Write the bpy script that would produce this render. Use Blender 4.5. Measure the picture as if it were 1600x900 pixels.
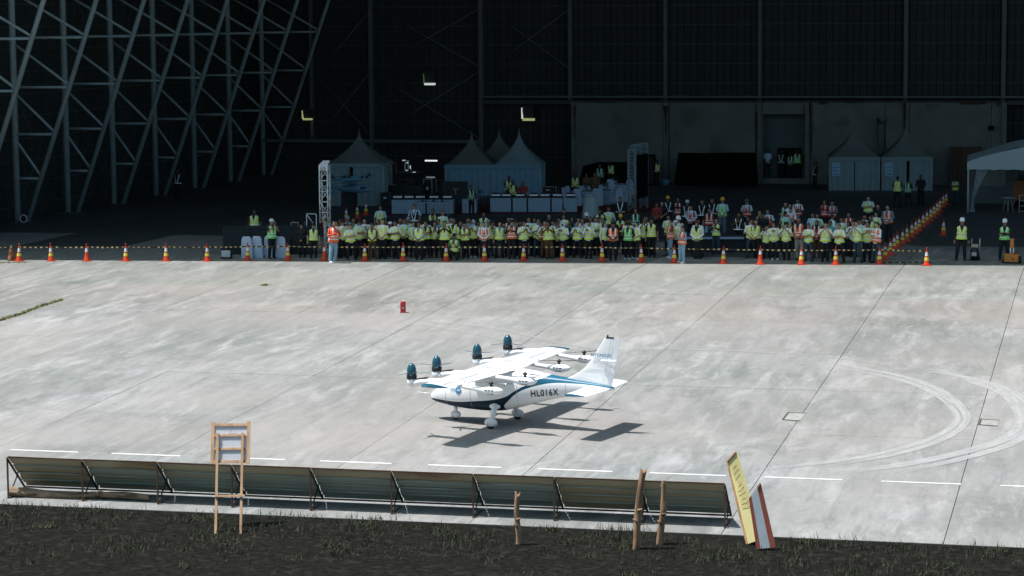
import bpy, bmesh, math, random
from mathutils import Vector, Matrix, noise
S = bpy.context.scene
for o in list(bpy.data.objects): bpy.data.objects.remove(o)
R = math.radians
random.seed(7)
# ---------------------------------------------------------------- camera
F_PX, CAM_H, HOR, YAW, ROLL = 3850.0, 10.25, 27.0, R(13.7), 0.0072
PIT = math.atan((450 - HOR) / F_PX)
rt0 = Vector((math.cos(YAW), math.sin(YAW), 0))
fw = Vector((-math.sin(YAW), math.cos(YAW), 0)) * math.cos(PIT) + Vector((0, 0, -math.sin(PIT)))
up0 = rt0.cross(fw)
rt = rt0 * math.cos(ROLL) - up0 * math.sin(ROLL)
up = rt.cross(fw)
CAM = Vector((0, 0, CAM_H))
cd = bpy.data.cameras.new('camera'); co = bpy.data.objects.new('camera', cd); S.collection.objects.link(co)
cd.sensor_width = 36.0; cd.lens = F_PX / 1600 * 36.0; cd.clip_start = 1.0; cd.clip_end = 2000
m = Matrix((rt, up, -fw)).transposed().to_4x4(); m.translation = CAM; co.matrix_world = m
S.camera = co
# ---------------------------------------------------------------- light
SUN_AZ = R(20.0)            # direction the shadows fall, from +X towards +Y
SUN_EL = R(70.6)
w = bpy.data.worlds.new('World'); S.world = w; w.use_nodes = True
nt = w.node_tree; bg = nt.nodes['Background']
sky = nt.nodes.new('ShaderNodeTexSky'); sky.sky_type = 'NISHITA'; sky.sun_disc = False
sky.sun_elevation = SUN_EL; sky.dust_density = 4.0
sv = Vector((-math.cos(SUN_AZ) * math.cos(SUN_EL), -math.sin(SUN_AZ) * math.cos(SUN_EL), math.sin(SUN_EL)))  # towards the sun
sky.sun_rotation = math.atan2(sv.x, sv.y)
tn = nt.nodes.new('ShaderNodeVectorMath'); tn.operation = 'MULTIPLY'; tn.inputs[1].default_value = (0.80, 1.04, 1.03)
nt.links.new(sky.outputs[0], tn.inputs[0]); nt.links.new(tn.outputs[0], bg.inputs[0]); bg.inputs[1].default_value = 0.085
sl = bpy.data.lights.new('sun', 'SUN'); sl.energy = 4.6; sl.angle = R(0.53); sl.color = (1.0, 0.965, 0.95)
so = bpy.data.objects.new('sun', sl); S.collection.objects.link(so)
so.rotation_euler = (-sv).to_track_quat('-Z', 'Y').to_euler(); so.location = (-40, 40, 60)
S.view_settings.view_transform = 'Standard'; S.view_settings.look = 'None'
S.view_settings.exposure = 0.48; S.view_settings.gamma = 1.0; S.view_settings.use_curve_mapping = False
S.render.engine = 'CYCLES'
# ---------------------------------------------------------------- helpers
Y0, SLOPE = 97.0, 0.025     # the apron falls gently away from the hangar
def gz(y): return 0.0 if y >= Y0 else (y - Y0) * SLOPE
def at(px, py, h=0.0):      # ground point (h metres above the hangar floor / apron) seen at a photo pixel
    r = fw * F_PX + rt * (px - 800) - up * (py - 450)
    P = CAM + r * ((h - CAM_H) / r.z)
    if P.y >= Y0: return P
    return CAM + r * ((h - SLOPE * Y0 - CAM_H) / (r.z - SLOPE * r.y))
def aty(px, py, y):         # point on the vertical plane Y = y
    r = fw * F_PX + rt * (px - 800) - up * (py - 450)
    return CAM + r * (y / r.y)
COL = S.collection
def nodes_mat(name):
    m = bpy.data.materials.new(name); m.use_nodes = True
    return m, m.node_tree, m.node_tree.nodes['Principled BSDF']
MATS = {}
def mat(name, col, rough=0.6, metal=0.0, var=0.12, scale=3.0, bump=0.0, emit=None, es=0.0, stretch=(1, 1, 1), coat=0.0, detail=5.0, alpha=None, trans=0.0, spec=0.5, dirt=None, dscale=1.0, dthr=0.6):
    if name in MATS: return MATS[name]
    m, t, b = nodes_mat(name); L = t.links; N = t.nodes
    tc = N.new('ShaderNodeTexCoord'); mp = N.new('ShaderNodeMapping'); mp.inputs['Scale'].default_value = stretch
    oi = N.new('ShaderNodeObjectInfo')
    va = N.new('ShaderNodeVectorMath'); va.operation = 'ADD'
    cmb = N.new('ShaderNodeVectorMath'); cmb.operation = 'SCALE'; cmb.inputs[0].default_value = (37, 19, 53)
    L.new(oi.outputs['Random'], cmb.inputs['Scale'])
    L.new(tc.outputs['Object'], mp.inputs[0]); L.new(mp.outputs[0], va.inputs[0]); L.new(cmb.outputs[0], va.inputs[1])
    nz = N.new('ShaderNodeTexNoise'); nz.inputs['Scale'].default_value = scale; nz.inputs['Detail'].default_value = detail
    L.new(va.outputs[0], nz.inputs['Vector'])
    mr = N.new('ShaderNodeMapRange'); mr.inputs[1].default_value = 0.25; mr.inputs[2].default_value = 0.75
    mr.inputs[3].default_value = 1 - var; mr.inputs[4].default_value = 1 + var
    L.new(nz.outputs[0], mr.inputs[0])
    vm = N.new('ShaderNodeVectorMath'); vm.operation = 'SCALE'; vm.inputs[0].default_value = col[:3]
    L.new(mr.outputs[0], vm.inputs['Scale'])
    outc = vm.outputs[0]
    if dirt:
        n2 = N.new('ShaderNodeTexNoise'); n2.inputs['Scale'].default_value = dscale; n2.inputs['Detail'].default_value = 8
        L.new(va.outputs[0], n2.inputs['Vector'])
        m2 = N.new('ShaderNodeMapRange'); m2.inputs[1].default_value = dthr; m2.inputs[2].default_value = dthr + 0.12
        L.new(n2.outputs[0], m2.inputs[0])
        mx = N.new('ShaderNodeMix'); mx.data_type = 'RGBA'; L.new(m2.outputs[0], mx.inputs[0])
        L.new(outc, mx.inputs[6]); mx.inputs[7].default_value = (*dirt, 1); outc = mx.outputs[2]
    L.new(outc, b.inputs['Base Color'])
    b.inputs['Roughness'].default_value = rough; b.inputs['Metallic'].default_value = metal
    b.inputs['Specular IOR Level'].default_value = spec
    if coat: b.inputs['Coat Weight'].default_value = coat; b.inputs['Coat Roughness'].default_value = 0.08
    if bump:
        bp = N.new('ShaderNodeBump'); bp.inputs['Strength'].default_value = bump; bp.inputs['Distance'].default_value = 0.02
        L.new(nz.outputs[0], bp.inputs['Height']); L.new(bp.outputs[0], b.inputs['Normal'])
    if emit: b.inputs['Emission Color'].default_value = (*emit, 1); b.inputs['Emission Strength'].default_value = es
    if alpha is not None: b.inputs['Alpha'].default_value = alpha
    if trans: b.inputs['Transmission Weight'].default_value = trans
    MATS[name] = m; return m
class MB:
    def __init__(s): s.v = []; s.f = []; s.mi = []; s.sm = []; s.noflip = False
    def add(s, vs, fs, mi=0, smooth=False):
        n = len(s.v); s.v += [tuple(v) for v in vs]
        for f in fs: s.f.append(tuple(i + n for i in f)); s.mi.append(mi); s.sm.append(smooth)
        return s
    def box(s, x0, y0, z0, x1, y1, z1, mi=0, M=None):
        vs = [Vector(p) for p in ((x0,y0,z0),(x1,y0,z0),(x1,y1,z0),(x0,y1,z0),(x0,y0,z1),(x1,y0,z1),(x1,y1,z1),(x0,y1,z1))]
        if M: vs = [M @ v for v in vs]
        return s.add(vs, [(0,3,2,1),(4,5,6,7),(0,1,5,4),(1,2,6,5),(2,3,7,6),(3,0,4,7)], mi)
    def bar(s, a, b, wx, wz, mi=0, upv=(0, 0, 1)):
        a = Vector(a); b = Vector(b); d = (b - a).normalized(); u = Vector(upv)
        if abs(d.dot(u)) > 0.98: u = Vector((0, 1, 0))
        r = d.cross(u).normalized() * wx / 2; q = r.cross(d).normalized() * wz / 2
        vs = [a - r - q, a + r - q, a + r + q, a - r + q, b - r - q, b + r - q, b + r + q, b - r + q]
        return s.add(vs, [(0,1,2,3),(7,6,5,4),(0,4,5,1),(1,5,6,2),(2,6,7,3),(3,7,4,0)], mi)
    def tube(s, pts, rad, n=8, mi=0, cap=True, smooth=True):
        pts = [Vector(p) for p in pts]; k = len(pts)
        if not hasattr(rad, '__len__'): rad = [rad] * k
        vs = []; fs = []; pr = None
        for i, p in enumerate(pts):
            d = (pts[min(i + 1, k - 1)] - pts[max(i - 1, 0)]).normalized()
            if pr is None:
                u = Vector((0, 0, 1)) if abs(d.z) < 0.9 else Vector((1, 0, 0))
                pr = d.cross(u).normalized()
            else: pr = (pr - d * pr.dot(d)).normalized()
            q = d.cross(pr)
            for j in range(n):
                a = 2 * math.pi * j / n; vs.append(p + (pr * math.cos(a) + q * math.sin(a)) * rad[i])
        for i in range(k - 1):
            for j in range(n):
                a = i * n + j; b = i * n + (j + 1) % n; fs.append((a, b, b + n, a + n))
        if cap: fs.append(tuple(range(n))[::-1]); fs.append(tuple(range((k - 1) * n, k * n)))
        return s.add(vs, fs, mi, smooth)
    def lathe(s, prof, c=(0, 0, 0), n=16, mi=0, sx=1, sy=1, smooth=True, cap=True):
        vs = []; fs = []; c = Vector(c)
        for r, z in prof:
            for j in range(n):
                a = 2 * math.pi * j / n; vs.append(c + Vector((r * sx * math.cos(a), r * sy * math.sin(a), z)))
        for i in range(len(prof) - 1):
            for j in range(n):
                a = i * n + j; b = i * n + (j + 1) % n; fs.append((a, b, b + n, a + n))
        if cap: fs.append(tuple(range(n))[::-1]); fs.append(tuple(range((len(prof) - 1) * n, len(prof) * n)))
        return s.add(vs, fs, mi, smooth)
    def ell(s, c, r, n=12, mi=0, M=None):
        vs = []; fs = []; k = max(6, n * 2 // 3); c = Vector(c)
        for i in range(k + 1):
            t = math.pi * i / k
            for j in range(n):
                a = 2 * math.pi * j / n
                p = Vector((r[0] * math.sin(t) * math.cos(a), r[1] * math.sin(t) * math.sin(a), -r[2] * math.cos(t)))
                vs.append(c + ((M @ p) if M else p))
        for i in range(k):
            for j in range(n):
                a = i * n + j; b = i * n + (j + 1) % n; fs.append((a, b, b + n, a + n))
        return s.add(vs, fs, mi, True)
    def grid(s, fn, nu, nv, mi=0, smooth=True, closeu=False):
        vs = [fn(i / nu, j / nv) for j in range(nv + 1) for i in range(nu + 1)]
        fs = [(j*(nu+1)+i, j*(nu+1)+i+1, (j+1)*(nu+1)+i+1, (j+1)*(nu+1)+i) for j in range(nv) for i in range(nu)]
        return s.add(vs, fs, mi, smooth)
    def mesh(s, name, mats):
        me = bpy.data.meshes.new(name); me.from_pydata(s.v, [], s.f)
        for x in mats: me.materials.append(x)
        me.polygons.foreach_set('material_index', s.mi); me.polygons.foreach_set('use_smooth', s.sm)
        if not s.noflip:
            bm = bmesh.new(); bm.from_mesh(me); bmesh.ops.recalc_face_normals(bm, faces=bm.faces); bm.to_mesh(me); bm.free()
        me.update(); return me
    def build(s, name, mats, parent=None, loc=(0, 0, 0), rz=0.0):
        if not isinstance(mats, (list, tuple)): mats = [mats]
        return ob(name, s.mesh(name, mats), parent, loc, rz)
def ob(name, me, parent=None, loc=(0, 0, 0), rz=0.0, rot=None, sc=None):
    o = bpy.data.objects.new(name, me); COL.objects.link(o); o.location = loc
    o.rotation_euler = rot if rot else (0, 0, rz)
    if sc: o.scale = sc
    if parent: o.parent = parent
    return o
def tag(o, label=None, cat=None, group=None, kind=None):
    if label: o['label'] = label
    if cat: o['category'] = cat
    if group: o['group'] = group
    if kind: o['kind'] = kind
    return o
def thing(name, label, cat, loc=(0, 0, 0), rz=0.0, group=None, rot=None, sc=None):
    o = ob(name, None, None, loc, rz, rot, sc); o.empty_display_size = 0.2
    return tag(o, label, cat, group)
def kids(o): return KID.get(o.name, [])
def dup(root, label, loc, rz=0.0, sc=None, group=None):
    r = root.copy(); COL.objects.link(r); r.location = loc; r.rotation_euler = (0, 0, rz); r['label'] = label
    if sc: r.scale = sc
    if group: r['group'] = group
    for ch in root.children:
        c = ch.copy(); COL.objects.link(c); c.parent = r
        for g in ch.children:
            d = g.copy(); COL.objects.link(d); d.parent = c
    return r
def inst(name, me, mats, parent, **k):      # shared mesh, own materials
    o = ob(name, me, parent, **k)
    for i, mm in enumerate(mats): o.material_slots[i].link = 'OBJECT'; o.material_slots[i].material = mm
    return o
def text_mesh(txt, size, mats, ext=0.002, bold=0.0, spacing=1.0):
    c = bpy.data.curves.new('t', 'FONT'); c.body = txt; c.size = size; c.extrude = ext; c.offset = bold; c.align_x = 'CENTER'; c.align_y = 'CENTER'; c.space_character = spacing
    o = bpy.data.objects.new('t', c); COL.objects.link(o); dg = bpy.context.evaluated_depsgraph_get(); dg.update()
    me = bpy.data.meshes.new_from_object(o.evaluated_get(dg)); bpy.data.objects.remove(o)
    me.materials.clear()
    for x in mats: me.materials.append(x)
    return me
# ---------------------------------------------------------------- ground materials
def concrete(name, base, dark, light, rough=0.85, amt=1.2, tint=0.12):
    m, t, b = nodes_mat(name); L = t.links; N = t.nodes
    ge = N.new('ShaderNodeNewGeometry'); oi = N.new('ShaderNodeObjectInfo')
    def nz(scale, st, det=6, dist=0.0, off=(0, 0, 0), ro=0.55):
        mp = N.new('ShaderNodeMapping'); mp.inputs['Scale'].default_value = st; mp.inputs['Location'].default_value = off
        L.new(ge.outputs['Position'], mp.inputs[0]); n = N.new('ShaderNodeTexNoise'); n.inputs['Scale'].default_value = scale
        n.inputs['Detail'].default_value = det; n.inputs['Distortion'].default_value = dist; n.inputs['Roughness'].default_value = ro
        L.new(mp.outputs[0], n.inputs['Vector']); return n.outputs[0]
    def rng(src, a, b_, c=0, d=1):
        r = N.new('ShaderNodeMapRange'); r.inputs[1].default_value = a; r.inputs[2].default_value = b_
        r.inputs[3].default_value = c; r.inputs[4].default_value = d; L.new(src, r.inputs[0]); return r.outputs[0]
    def mix(f, a, c):
        x = N.new('ShaderNodeMix'); x.data_type = 'RGBA'; L.new(f, x.inputs[0])
        if isinstance(a, tuple): x.inputs[6].default_value = (*a, 1)
        else: L.new(a, x.inputs[6])
        if isinstance(c, tuple): x.inputs[7].default_value = (*c, 1)
        else: L.new(c, x.inputs[7])
        return x.outputs[2]
    big = nz(0.20, (1, 0.6, 1), 9, 0.4, ro=0.68)
    streak = nz(0.85, (1.1, 0.30, 1), 10, 0.5, (11, 5, 0), 0.70)
    fine = nz(6.0, (1, 1, 1), 8, 0, (3, 9, 0), 0.75)
    med = nz(1.7, (1.3, 0.22, 1), 9, 0.25, (71, 13, 0), 0.72)
    blot = nz(0.50, (0.9, 0.6, 1), 10, 0.4, (31, 17, 0), 0.72)
    c = mix(rng(big, 0.40, 0.66, 0, 0.85 * amt), base, dark)
    c = mix(rng(streak, 0.52, 0.66, 0, 0.7 * amt), c, light)
    c = mix(rng(blot, 0.54, 0.68, 0, 0.7 * amt), c, tuple(x * 0.80 for x in dark))
    c = mix(rng(med, 0.50, 0.72, 0, 0.65 * amt), c, tuple(x * 0.72 for x in dark))
    c = mix(rng(med, 0.47, 0.30, 0, 0.5 * amt), c, light)
    hue = nz(0.09, (1, 1, 1), 3, 0, (60, 20, 0))
    c = mix(rng(hue, 0.42, 0.64, 0, 0.5 * amt), c, (base[0] * 1.08, base[1] * 1.0, base[2] * 0.95))
    mm = N.new('ShaderNodeMath'); mm.operation = 'MULTIPLY_ADD'; L.new(fine, mm.inputs[0]); mm.inputs[1].default_value = 0.36; mm.inputs[2].default_value = 0.82
    m3 = N.new('ShaderNodeMath'); m3.operation = 'MULTIPLY_ADD'; L.new(oi.outputs['Random'], m3.inputs[0]); m3.inputs[1].default_value = tint; m3.inputs[2].default_value = 1 - tint / 2
    m4 = N.new('ShaderNodeMath'); m4.operation = 'MULTIPLY'; L.new(mm.outputs[0], m4.inputs[0]); L.new(m3.outputs[0], m4.inputs[1])
    vm = N.new('ShaderNodeVectorMath'); vm.operation = 'SCALE'; L.new(c, vm.inputs[0]); L.new(m4.outputs[0], vm.inputs['Scale'])
    L.new(vm.outputs[0], b.inputs['Base Color']); b.inputs['Roughness'].default_value = rough
    bp = N.new('ShaderNodeBump'); bp.inputs['Strength'].default_value = 0.25; bp.inputs['Distance'].default_value = 0.01
    L.new(fine, bp.inputs['Height']); L.new(bp.outputs[0], b.inputs['Normal'])
    MATS[name] = m; return m
M_SLAB = concrete('apron_concrete', (0.232, 0.230, 0.226), (0.150, 0.161, 0.154), (0.325, 0.321, 0.317))
M_SLABW = concrete('apron_concrete_brownish', (0.222, 0.217, 0.208), (0.142, 0.145, 0.134), (0.315, 0.307, 0.298))
M_SLABG = concrete('apron_concrete_greenish', (0.210, 0.215, 0.204), (0.135, 0.148, 0.135), (0.30, 0.302, 0.295))
M_FLOOR = concrete('shaded_floor_concrete', (0.068, 0.076, 0.076), (0.045, 0.052, 0.052), (0.095, 0.105, 0.105), 0.6)  # apron concrete with the hangar's shade put into its colour
M_JOINT = mat('joint_fill', (0.13, 0.135, 0.125), 0.9, var=0.3, scale=2)
M_VERGE = mat('dark_soil', (0.010, 0.010, 0.0085), 1.0, var=0.6, scale=7, bump=1.0, spec=.05, dirt=(0.020, 0.019, 0.015), dscale=4, dthr=0.55, detail=9)
# ---------------------------------------------------------------- the ground
g = MB()
g.add([(-400, -60, gz(-60) - .05), (300, -60, gz(-60) - .05), (300, Y0, -.05), (-400, Y0, -.05), (300, 500, -.05), (-400, 500, -.05)], [(0,1,2,3),(3,2,4,5)])
tag(g.build('ground', M_JOINT), kind='structure')
VERGE_Y = 52.9
g = MB()
def vf(u, v):
    x = -60 + u * 90; y = 5 + v * (VERGE_Y - 5)
    return Vector((x, y, gz(y) - .012 + .05 * noise.noise(Vector((x * .5, y * .5, 0))) * (1 if v < .99 else 0)))
g.grid(vf, 120, 60)
tag(g.build('verge', M_VERGE), kind='structure')
apron = ob('apron', None); tag(apron, kind='structure')
floor = ob('hangar_floor', None); tag(floor, kind='structure')
JX = [-63.9, -58.8, -53.8, -48.7, -43.6, -38.45, -33.85, -28.45, -23.65, -18.75, -13.95, -8.2, -3.37, 1.6, 6.7, 11.8, 17]
JY = [52.9, 57.6, 64.6, 71.3, 77.6, 84.3, 90.9, 97.0]
def slab(x0, x1, y0, y1, parent, m_, gap=0.022, sk=0.0):
    b = MB(); e = gap / 2; ey = gap / 4; h = random.uniform(-.003, .003); dz = random.uniform(-.002, .002)
    z0 = gz(y0) + h; z1 = gz(y1) + h
    c = 0.004
    q = [(x0 + e, y0 + ey), (x1 - e, y0 + ey), (x1 - e, y1 - ey), (x0 + e, y1 - ey)]
    zz = [gz(y0 + e) + h, gz(y0 + e) + h + dz, gz(y1 - e) + h + dz, gz(y1 - e) + h]
    top = [(x + (c if i in (0, 3) else -c), y + (c if i < 2 else -c) * .5, z) for i, ((x, y), z) in enumerate(zip(q, zz))]
    mid = [(x, y, z - .008) for (x, y), z in zip(q, zz)]; bot = [(x, y, z - .06) for (x, y), z in zip(q, zz)]
    b.add(top + mid + bot, [(0,1,2,3)] + [(4+i, 4+(i+1)%4, (i+1)%4, i) for i in range(4)] + [(8+i, 8+(i+1)%4, 4+(i+1)%4, 4+i) for i in range(4)])
    return b.build('slab', m_, parent)
for j in range(len(JY) - 1):
    for i in range(len(JX) - 1): slab(JX[i], JX[i+1], JY[j], JY[j+1], apron, (M_SLABG if j == 6 else M_SLABW if j == 5 else M_SLAB), 0.010 if i < 10 else .013)
HY = [97.0, 103.9, 110.5, 117.2, 124, 130.6, 137.3, 144, 150.3]
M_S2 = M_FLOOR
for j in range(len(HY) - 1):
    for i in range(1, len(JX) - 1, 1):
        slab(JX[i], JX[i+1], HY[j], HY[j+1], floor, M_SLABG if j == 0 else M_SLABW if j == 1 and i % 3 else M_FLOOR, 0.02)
# slabs near the opening keep the apron colour; deeper rows painted darker for shade
# painted dashes
M_PAINT = mat('white_road_paint', (0.62, 0.62, 0.62), 0.7, var=0.08, scale=4, dirt=(0.5, 0.5, 0.49), dscale=3, dthr=0.58)
for k in range(-1, 14):
    x0 = -27.94 + k * 2.835 + random.uniform(-.02, .02); yy = 58.95 + .012 * k
    b = MB(); b.box(x0, yy - .055, gz(yy) + .0005, x0 + 1.9, yy + .055, gz(yy) + .0065)
    b.build('painted_dash', M_PAINT, apron)
# tyre scuffs: two curved double tracks
def strip(pts, wid, name, m_, seed=0, h=.0075, n=90):
    W = [at(*p) for p in pts]
    def cr(t):
        k = len(W) - 1; s = t * k; i = min(int(s), k - 1); f = s - i
        p0, p1, p2, p3 = W[max(i-1, 0)], W[i], W[i+1], W[min(i+2, k)]
        return 0.5 * ((2*p1) + (p2-p0)*f + (2*p0-5*p1+4*p2-p3)*f*f + (3*p1-p0-3*p2+p3)*f**3)
    b = MB(); vs = []; fs = []; uv = []
    for i in range(n + 1):
        p = cr(i / n); d = (cr(min(i / n + .01, 1)) - cr(max(i / n - .01, 0))); d.z = 0; d.normalize(); nn = Vector((-d.y, d.x, 0))
        for sgn in (-1, 1):
            q = p + nn * sgn * wid / 2; vs.append((q.x, q.y, gz(q.y) + h))
        if i < n: fs.append((2*i, 2*i+1, 2*i+3, 2*i+2))
    b.add(vs, fs); o = b.build(name, m_, apron)
    ul = o.data.uv_layers.new(name='uv')
    for p in o.data.polygons:
        for li in p.loop_indices:
            vi = o.data.loops[li].vertex_index; ul.data[li].uv = (vi // 2 / n, vi % 2)
    return o
def scuff(name, col, strength, dens=0.5):
    m, t, b = nodes_mat(name); L = t.links; N = t.nodes
    b.inputs['Base Color'].default_value = (*col, 1); b.inputs['Roughness'].default_value = 0.9; b.inputs['Specular IOR Level'].default_value = .2
    uv = N.new('ShaderNodeUVMap'); sp = N.new('ShaderNodeSeparateXYZ'); L.new(uv.outputs[0], sp.inputs[0])
    def mth(op, a, c, cl=False):
        q = N.new('ShaderNodeMath'); q.operation = op; q.use_clamp = cl
        for i, v in enumerate((a, c)):
            if v is None: continue
            if isinstance(v, (int, float)): q.inputs[i].default_value = v
            else: L.new(v, q.inputs[i])
        return q.outputs[0]
    v = sp.outputs[1]; e = mth('MULTIPLY', mth('MULTIPLY', v, mth('SUBTRACT', 1.0, v)), 9.0, True)
    u = sp.outputs[0]; eu = mth('MULTIPLY', mth('MULTIPLY', u, mth('SUBTRACT', 1.0, u)), 9.0, True)
    cb = N.new('ShaderNodeCombineXYZ'); L.new(mth('MULTIPLY', u, 18.0), cb.inputs[0]); L.new(mth('MULTIPLY', v, 3.0), cb.inputs[1])
    nz = N.new('ShaderNodeTexNoise'); nz.inputs['Scale'].default_value = 1.2; nz.inputs['Detail'].default_value = 8; nz.inputs['Roughness'].default_value = .65; L.new(cb.outputs[0], nz.inputs['Vector'])
    a = mth('ADD', mth('MULTIPLY', nz.outputs[0], 1.5), 1.12 - dens * 2.4, True)
    a = mth('MULTIPLY', mth('MULTIPLY', a, e), mth('MULTIPLY', eu, strength))
    L.new(a, b.inputs['Alpha']); return m
M_SC1 = scuff('pale_tyre_scuff', (0.40, 0.396, 0.393), 0.85, .46)
M_SC2 = scuff('faint_tyre_scuff', (0.36, 0.356, 0.353), 0.6, .53)
M_SC3 = scuff('dark_tyre_line', (0.16, 0.17, 0.165), 0.4, .6)
inner = [(1290, 571), (1400, 592), (1455, 612), (1490, 637), (1497, 660), (1460, 684), (1390, 706), (1300, 722), (1180, 735)]
inner2 = [(1270, 565), (1390, 584), (1462, 607), (1502, 637), (1506, 662), (1468, 689), (1390, 712), (1290, 728)]
outer = [(1490, 583), (1520, 596), (1565, 613), (1590, 636), (1596, 664), (1570, 686), (1500, 708), (1400, 728), (1280, 742)]
outer2 = [(1430, 577), (1500, 588), (1555, 602), (1602, 628), (1612, 665), (1580, 694), (1500, 718), (1400, 740)]
strip(inner, .34, 'tyre_mark', M_SC1); strip(inner2, .30, 'tyre_mark', M_SC1, h=.0095)
strip([(p[0] + 4, p[1] + 1) for p in inner[2:]], .06, 'tyre_mark', M_SC3, h=.0115)
strip(outer, .46, 'tyre_mark', M_SC1); strip(outer2, .34, 'tyre_mark', M_SC1, h=.0095)
strip([(980, 558), (1100, 561), (1200, 566), (1290, 571)], .22, 'tyre_mark', M_SC2)
strip([(960, 546), (1100, 547), (1190, 551), (1290, 558), (1400, 572), (1490, 583)], .22, 'tyre_mark', M_SC2, h=.0095)
strip([(640, 500), (760, 512), (820, 524), (900, 541), (980, 548)], .3, 'tyre_mark', M_SC2, h=.0095)
strip([(660, 508), (770, 528), (860, 555)], .25, 'tyre_mark', M_SC2)
# floor pits with their steel edges
M_PIT = mat('pit_cover', (0.27, 0.27, 0.25), .9, var=.25, scale=6); M_EDGE = mat('dark_edge', (0.05, 0.055, 0.05), .8)
def pit(pts):
    P = [at(*p) for p in pts]; b = MB()
    b.add([(p.x, p.y, gz(p.y) + .006) for p in P], [(0,1,2,3)]); o = b.build('pit_cover', M_PIT, apron)
    b = MB()
    for a, c in ((0, 1), (1, 2), (0, 3)): b.bar((P[a].x, P[a].y, gz(P[a].y) + .008), (P[c].x, P[c].y, gz(P[c].y) + .008), .05, .012)
    b.build('pit_frame', M_EDGE, o)
pit([(1223, 656), (1232, 645), (1259, 646), (1250, 658)])
pit([(1530, 664), (1533, 655), (1561, 657), (1558, 666)])
# ---------------------------------------------------------------- weeds in the joints
M_WEED = mat('joint_weeds', (0.15, 0.18, 0.05), .8, var=.5, scale=2, dirt=(0.30, 0.25, 0.09), dscale=1.5, dthr=.45)
def weeds(name, label, pts, n, spread, hgt):
    W = [at(*p) for p in pts]; b = MB()
    for i in range(n):
        k = random.random() * (len(W) - 1); j = min(int(k), len(W) - 2); p = W[j].lerp(W[j+1], k - j)
        d = .4 + .6 * abs(math.sin(k * 9.1)) * random.random()
        x = p.x + random.gauss(0, spread); y = p.y + random.gauss(0, spread); z = gz(y)
        a = random.random() * 6.28; h = hgt * random.uniform(.3, 1) * d; l = .03
        dx, dy = math.cos(a) * l, math.sin(a) * l; bx, by = random.gauss(0, .3) * h, random.gauss(0, .3) * h
        b.add([(x - dx, y - dy, z), (x + dx, y + dy, z), (x + bx + dx * .3, y + by, z + h)], [(0,1,2)])
    tag(b.build(name, M_WEED), label, 'weeds', None, 'stuff')
weeds('weeds', 'strip of yellowish weeds growing in the apron joint at the far left', [(-40, 512), (0, 501), (30, 492), (60, 480), (97, 469)], 1500, .05, .13)
weeds('weeds', 'small green tuft of weeds alone on the bare apron', [(411, 446), (416, 446)], 120, .06, .13)
weeds('weeds', 'thin dry weeds along the shaded edge behind the left end cone', [(-40, 410), (0, 411), (45, 410)], 350, .1, .06)
# ---------------------------------------------------------------- hangar
M_STEEL = mat('grey_green_paint', (0.36, 0.46, 0.47), .55, var=.15, scale=1.5)
M_STEELD = mat('dull_steel', (0.055, 0.068, 0.066), .6, var=.2, scale=2)
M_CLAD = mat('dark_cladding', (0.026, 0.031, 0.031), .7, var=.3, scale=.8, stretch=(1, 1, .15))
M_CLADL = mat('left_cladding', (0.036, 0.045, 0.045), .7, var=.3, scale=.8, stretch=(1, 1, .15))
M_CONC = mat('stained_concrete', (0.175, 0.185, 0.168), .9, var=.22, scale=.6, bump=.3, dirt=(0.12, 0.128, 0.118), dscale=.5, dthr=.52)
M_RUST = mat('rust_stain', (0.05, 0.033, 0.022), .9, var=.4, scale=2)
M_BLACK = mat('black_cloth', (0.003, 0.0035, 0.004), .95, var=.3, scale=2, spec=.1)
M_ROOF = mat('roof_sheet', (0.03, 0.033, 0.033), .7, var=.2, scale=1)
hangar = thing('hangar', 'huge dark open-fronted steel hangar behind the crowd', 'hangar', (-30, 125, 0))
def hob(b, name, m_, parent=None):
    o = b.build(name, m_); o.parent = parent or hangar
    o.matrix_parent_inverse = Matrix.Identity(4)
    o.location = (0, 0, 0) if parent else (30, -125, 0)
    return o
RH = 30.0; XL = -55.6; XR = 22.0; YB = 153.9; XC = -54.2
def eaveY(x):
    # front edge of the roof: its shadow is the edge of the sunlit apron
    e0, e1 = at(0, 406), at(1600, 415); t = (x - e0.x) / (e1.x - e0.x)
    return e0.y + t * (e1.y - e0.y)
sh = RH / math.tan(SUN_EL); shx, shy = sh * math.cos(SUN_AZ), sh * math.sin(SUN_AZ)
b = MB(); nb = 12
for i in range(nb):
    xa = XL - 8 + (XR + 8 - XL + 8) * i / nb; xb = XL - 8 + (XR + 8 - XL + 8) * (i + 1) / nb
    ya, yb = eaveY(xa + shx) - shy, eaveY(xb + shx) - shy
    v = [(xa, ya, RH), (xb, yb, RH), (xb, YB + 1, RH), (xa, YB + 1, RH)]
    b.add(v + [(x, y, z + .5) for x, y, z in v], [(0,3,2,1),(4,5,6,7),(0,1,5,4),(2,3,7,6)])
hob(b, 'roof', M_ROOF)
b = MB()   # deep fascia above the opening
for i in range(nb):
    xa = XL - 8 + (XR + 16 - XL) * i / nb; xb = XL - 8 + (XR + 16 - XL) * (i + 1) / nb
    ya, yb = eaveY(xa + shx) - shy - .02, eaveY(xb + shx) - shy - .02
    b.add([(xa, ya, RH - .6), (xb, yb, RH - .6), (xb, yb, RH + 1.5), (xa, ya, RH + 1.5), (xa, ya + .3, RH - .6), (xb, yb + .3, RH - .6), (xb, yb + .3, RH + 1.5), (xa, ya + .3, RH + 1.5)], [(0,1,2,3),(4,7,6,5),(0,4,5,1),(3,2,6,7)])
hob(b, 'fascia', M_STEELD)
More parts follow.
